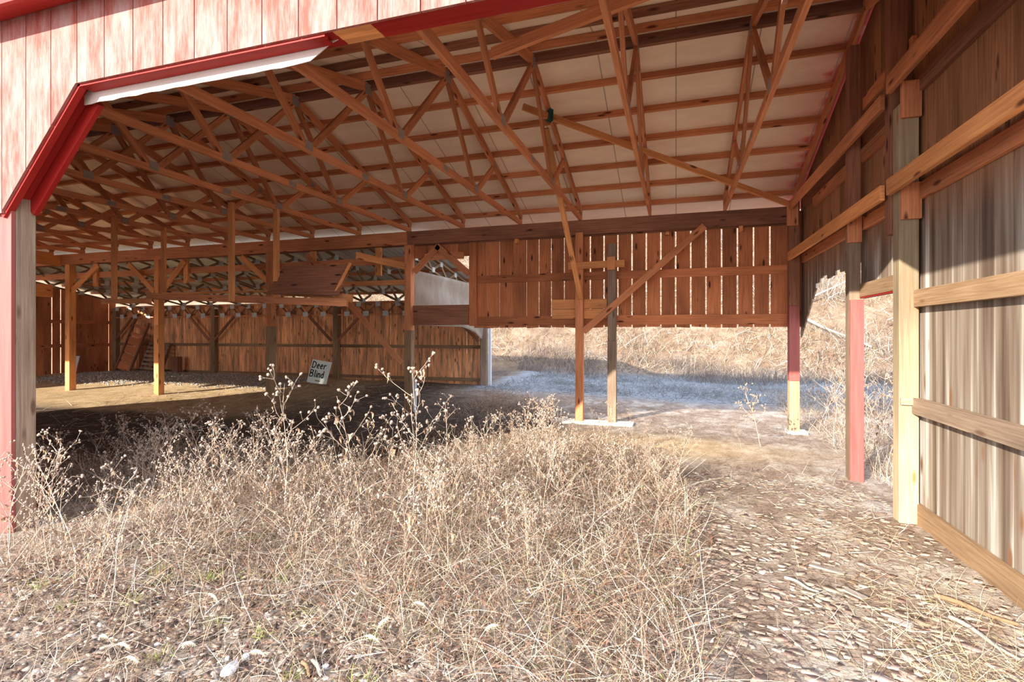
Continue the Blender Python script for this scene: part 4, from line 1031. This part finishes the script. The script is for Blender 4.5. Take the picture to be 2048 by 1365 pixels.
def W(u, v):   # ground point seen at a pixel, flat ground
    d = 1.69*F_/(v-HZ); a = (u-1024)/F_; return d*(a*CC-SS), d*(a*SS+CC)
for (u, v, h, bd, dx, lab) in ((330, 1255, .35, .30, 1, 'long arching foxtail head hanging over bark chips at the left'), (200, 1330, .12, .1, 1, 'small pale foxtail head low at the left, first of a trio'), (215, 1350, .10, .1, 1, 'small pale foxtail head low at the left, middle of a trio'), (235, 1335, .13, .1, -1, 'small pale foxtail head low at the left, last of a trio'), (338, 1340, .13, .06, 1, 'single upright foxtail head near the bottom left'), (470, 1345, .12, .08, 1, 'foxtail head just above the pale rock'), (670, 1345, .24, .16, 1, 'big curved foxtail head right of the small white stones'), (738, 1335, .2, .04, 1, 'slim upright foxtail head right of the big curved one'), (880, 1290, .2, .1, -1, 'foxtail head leaning left in the straw, bottom centre'), (945, 1340, .2, .06, 1, 'green-tinged foxtail head standing in straw right of bottom centre')):
    x, y = W(u, v); foxtail(x, y, h, bd, dx, lab)
# rocks
def rock(u, v, sx, sy, sz, lab, seed, name='rock', m='stones'):
    x, y = W(u, v); g = zg(x, y); rng = np.random.default_rng(seed)
    import bmesh
    bm = bmesh.new(); bmesh.ops.create_icosphere(bm, subdivisions=3, radius=1)
    ph = rng.uniform(0, 6, 6)
    for vv in bm.verts:
        c = vv.co; r = 1+.14*math.sin(c.x*3+ph[0])+.12*math.sin(c.y*4+ph[1])+.10*math.sin(c.z*5+ph[2])+.05*math.sin(c.x*9+c.y*8+ph[3])
        vv.co = Vector((c.x*r*sx, c.y*r*sy, c.z*r*sz))
    me = bpy.data.meshes.new(name); bm.to_mesh(me); bm.free(); me.materials.append(M[m]); o = link(me); o.location = (x, y, g+sz*.6); o.rotation_euler = (0, 0, ph[4])
    return tag(o, lab, 'rock', 'small rocks')
rock(462, 1342, .060, .028, .026, 'largest pale angular rock at the bottom left', 1)
rock(492, 1318, .020, .018, .018, 'small bluish rock touching the largest pale rock', 2, m='stone')
rock(650, 1338, .020, .016, .013, 'smooth white pebble beside the grey stick, upper one', 3)
rock(652, 1362, .014, .012, .012, 'smooth white pebble at the bottom edge, beside the grey stick', 4)
rock(455, 1318, .012, .010, .010, 'small cream pebble just above the largest rock', 5)
rock(200, 1255, .018, .014, .012, 'white stone among bark chips at the far left', 6)
rock(315, 1292, .014, .012, .010, 'small white stone left of the upright foxtail', 7)
def stick(u0, v0, u1, v1, r, lab, m='postgrey', cat='stick', lift=.02):
    a = W(u0, v0); c = W(u1, v1); A = np.array([a[0], a[1], zg(*a)+lift]); B = np.array([c[0], c[1], zg(*c)+lift]); n = 8
    pts = np.array([A+(B-A)*t+np.array([0, 0, .006*math.sin(t*7)])+np.array([.01*math.sin(t*5), 0, 0]) for t in np.linspace(0, 1, n)])
    O = pts[0].copy(); V, F = pol_tubes([(pts-O, np.linspace(r, r*.6, n))], 6); o = link(mesh_np('stick', V, F, np.full(len(F)//4, 4), m), 'stick'); o.location = O
    return tag(o, lab, cat, 'sticks and splinters on the ground')
stick(625, 1330, 648, 1364, .013, 'grey stick between the white pebbles', 'bark'); stick(605, 1332, 625, 1364, .012, 'tan stick left of the grey one', 'girt')
stick(200, 1308, 280, 1285, .009, 'bleached stick lying in the lower left chips', 'bark'); stick(1570, 1160, 1640, 1190, .012, 'bleached splinter on the path', 'bark')
stick(1870, 1195, 2040, 1258, .018, 'long pale split board beside the kick board', 'girt'); stick(1900, 1240, 2046, 1330, .014, 'weathered pole lying towards the bottom right corner', 'bark')
stick(1420, 1095, 1425, 1080, .012, 'short stub in the dirt', 'dark')
for (u0, v0, u1, v1, lab) in ((1620, 1130, 1690, 1150, 'bright bark slab on the path, upper one'), (1690, 1180, 1730, 1200, 'bright bark slab on the path, middle one'), (1780, 1240, 1825, 1258, 'bright bark slab on the path, lower one')):
    a, c = W(u0, v0), W(u1, v1); mb = MB(); z = zg(*a)+.012
    mb.beam((a[0], a[1], z), (c[0], c[1], z+.004), .05, .012); tagb(mb, 'bark_slab', 'bark', lab, 'bark slab', 'sticks and splinters on the ground')

# ---------------------------------------------------------------- outside: frosty strip and hillside
b = sample(26000, -5.2, 22, 12.8, 21.5, lambda x, y: (.35+.65*sst(.0, .5, wob(x*1.4, y*1.8)))*sst(12.8, 14.5, y)*(np.abs(x-.25*y) < 9))
tag(strands('frosty_grass', b, RNG.uniform(.08, .32, len(b)), RNG.uniform(.008, .016, len(b)), .9, .8, pick(len(b), [(.28, .295, .31, 4), (.38, .385, .38, 3), (.20, .185, .17, 2)])), 'frosted pale grass in the shade behind the barn', 'grass', kind='stuff')
b = sample(7000, -6, 26, 18.0, 21.5, lambda x, y: sst(.1, .6, wob(x*.8, y*.9)+.3)*sst(17.8, 19.5, y))
tag(strands('dark_reed_grass', b, RNG.uniform(.3, .8, len(b)), RNG.uniform(.010, .018, len(b)), .35, .4, pick(len(b), [(.26, .20, .17, 3), (.20, .15, .13, 3), (.40, .34, .30, 2)])), 'taller dark grass along the foot of the hill', 'grass', kind='stuff')
HP = [(.46, .35, .23, 4), (.36, .22, .14, 3), (.54, .46, .35, 3), (.20, .115, .075, 3), (.70, .66, .60, 1)]
b = sample(60000, -26, 34, 20.3, 46, lambda x, y: sst(46, 22, y)*(.4+.6*sst(-.5, .4, wob(x*.7, y*.6)))*(np.abs(x-.12*y) < 1.15*y))
tag(strands('hill_grass', b, RNG.uniform(.2, .7, len(b)), RNG.uniform(.014, .028, len(b)), .75, .7, pick(len(b), HP)), 'sunlit golden dead grass covering the hillside', 'grass', kind='stuff')
b = sample(9000, -14, 26, 22, 44, lambda x, y: sst(.15, .7, wob(x*.45+1, y*.5))); b[:, 2] += RNG.uniform(0, .4, len(b))
tag(strands('hill_brush', b, RNG.uniform(.5, 1.6, len(b)), RNG.uniform(.014, .03, len(b)), .7, .6, pick(len(b), [(.40, .33, .27, 3), (.24, .17, .13, 3), (.66, .60, .54, 2)]), segs=4), 'thickets of bare grey brush on the hillside', 'brush', kind='stuff')
def trunk(pts, r0, lab, m='bark', name='tree_trunk', cat='tree trunk'):
    pts = np.array(pts, float); O = pts[0].copy(); n = 10; t = np.linspace(0, 1, n); r0 = r0*.62; P_ = pts[0]+(pts[1]-pts[0])*t[:, None]+np.stack([.06*np.sin(t*6), .05*np.sin(t*4+1), .04*np.sin(t*9)], 1)
    V, F = pol_tubes([(P_-O, np.linspace(r0, r0*.55, n))], 8); o = link(mesh_np(name, V, F, np.full(len(F)//4, 4), m, smooth=True), name); o.location = O; return tag(o, lab, cat, 'dead trees on the hill')
def HG(x, y, dz=0): return (x, y, zg(x, y)+dz)
trunk([HG(-8.1, 24.2), (-8.3, 24.3, 6)], .10, 'slim white tree trunk on the hill just right of the lean-to corner')
trunk([HG(-6.5, 23.6), (-6.4, 23.6, 6)], .12, 'short thick white trunk on the hill seen under the plank wall')
trunk([HG(-9.6, 26), (-9.2, 26, 8)], .09, 'slim grey tree trunk behind the window opening')
trunk([HG(4.0, 25.5, .45), HG(7.2, 23.2, .25)], .11, 'long bleached fallen log crossing the hill left of the far right post', name='fallen_log', cat='log')
trunk([HG(5.6, 26.5, .3), HG(9.4, 29.5, .8)], .09, 'bleached fallen log rising to the right beyond the far right post', name='fallen_log', cat='log')
trunk([HG(.5, 24.5, .3), HG(3.0, 26.5, .4)], .07, 'dark fallen branch low on the hill in the middle', 'twig', name='fallen_log', cat='log')
trunk([HG(-2.5, 26.5, .4), HG(.8, 25.9, .6)], .08, 'pale fallen log half way up the hill in the middle', name='fallen_log', cat='log')
trunk([HG(12.0, 27, .3), HG(8.2, 24.8, .5)], .08, 'bleached branch on the hill seen through the narrow doorway', name='fallen_log', cat='log')
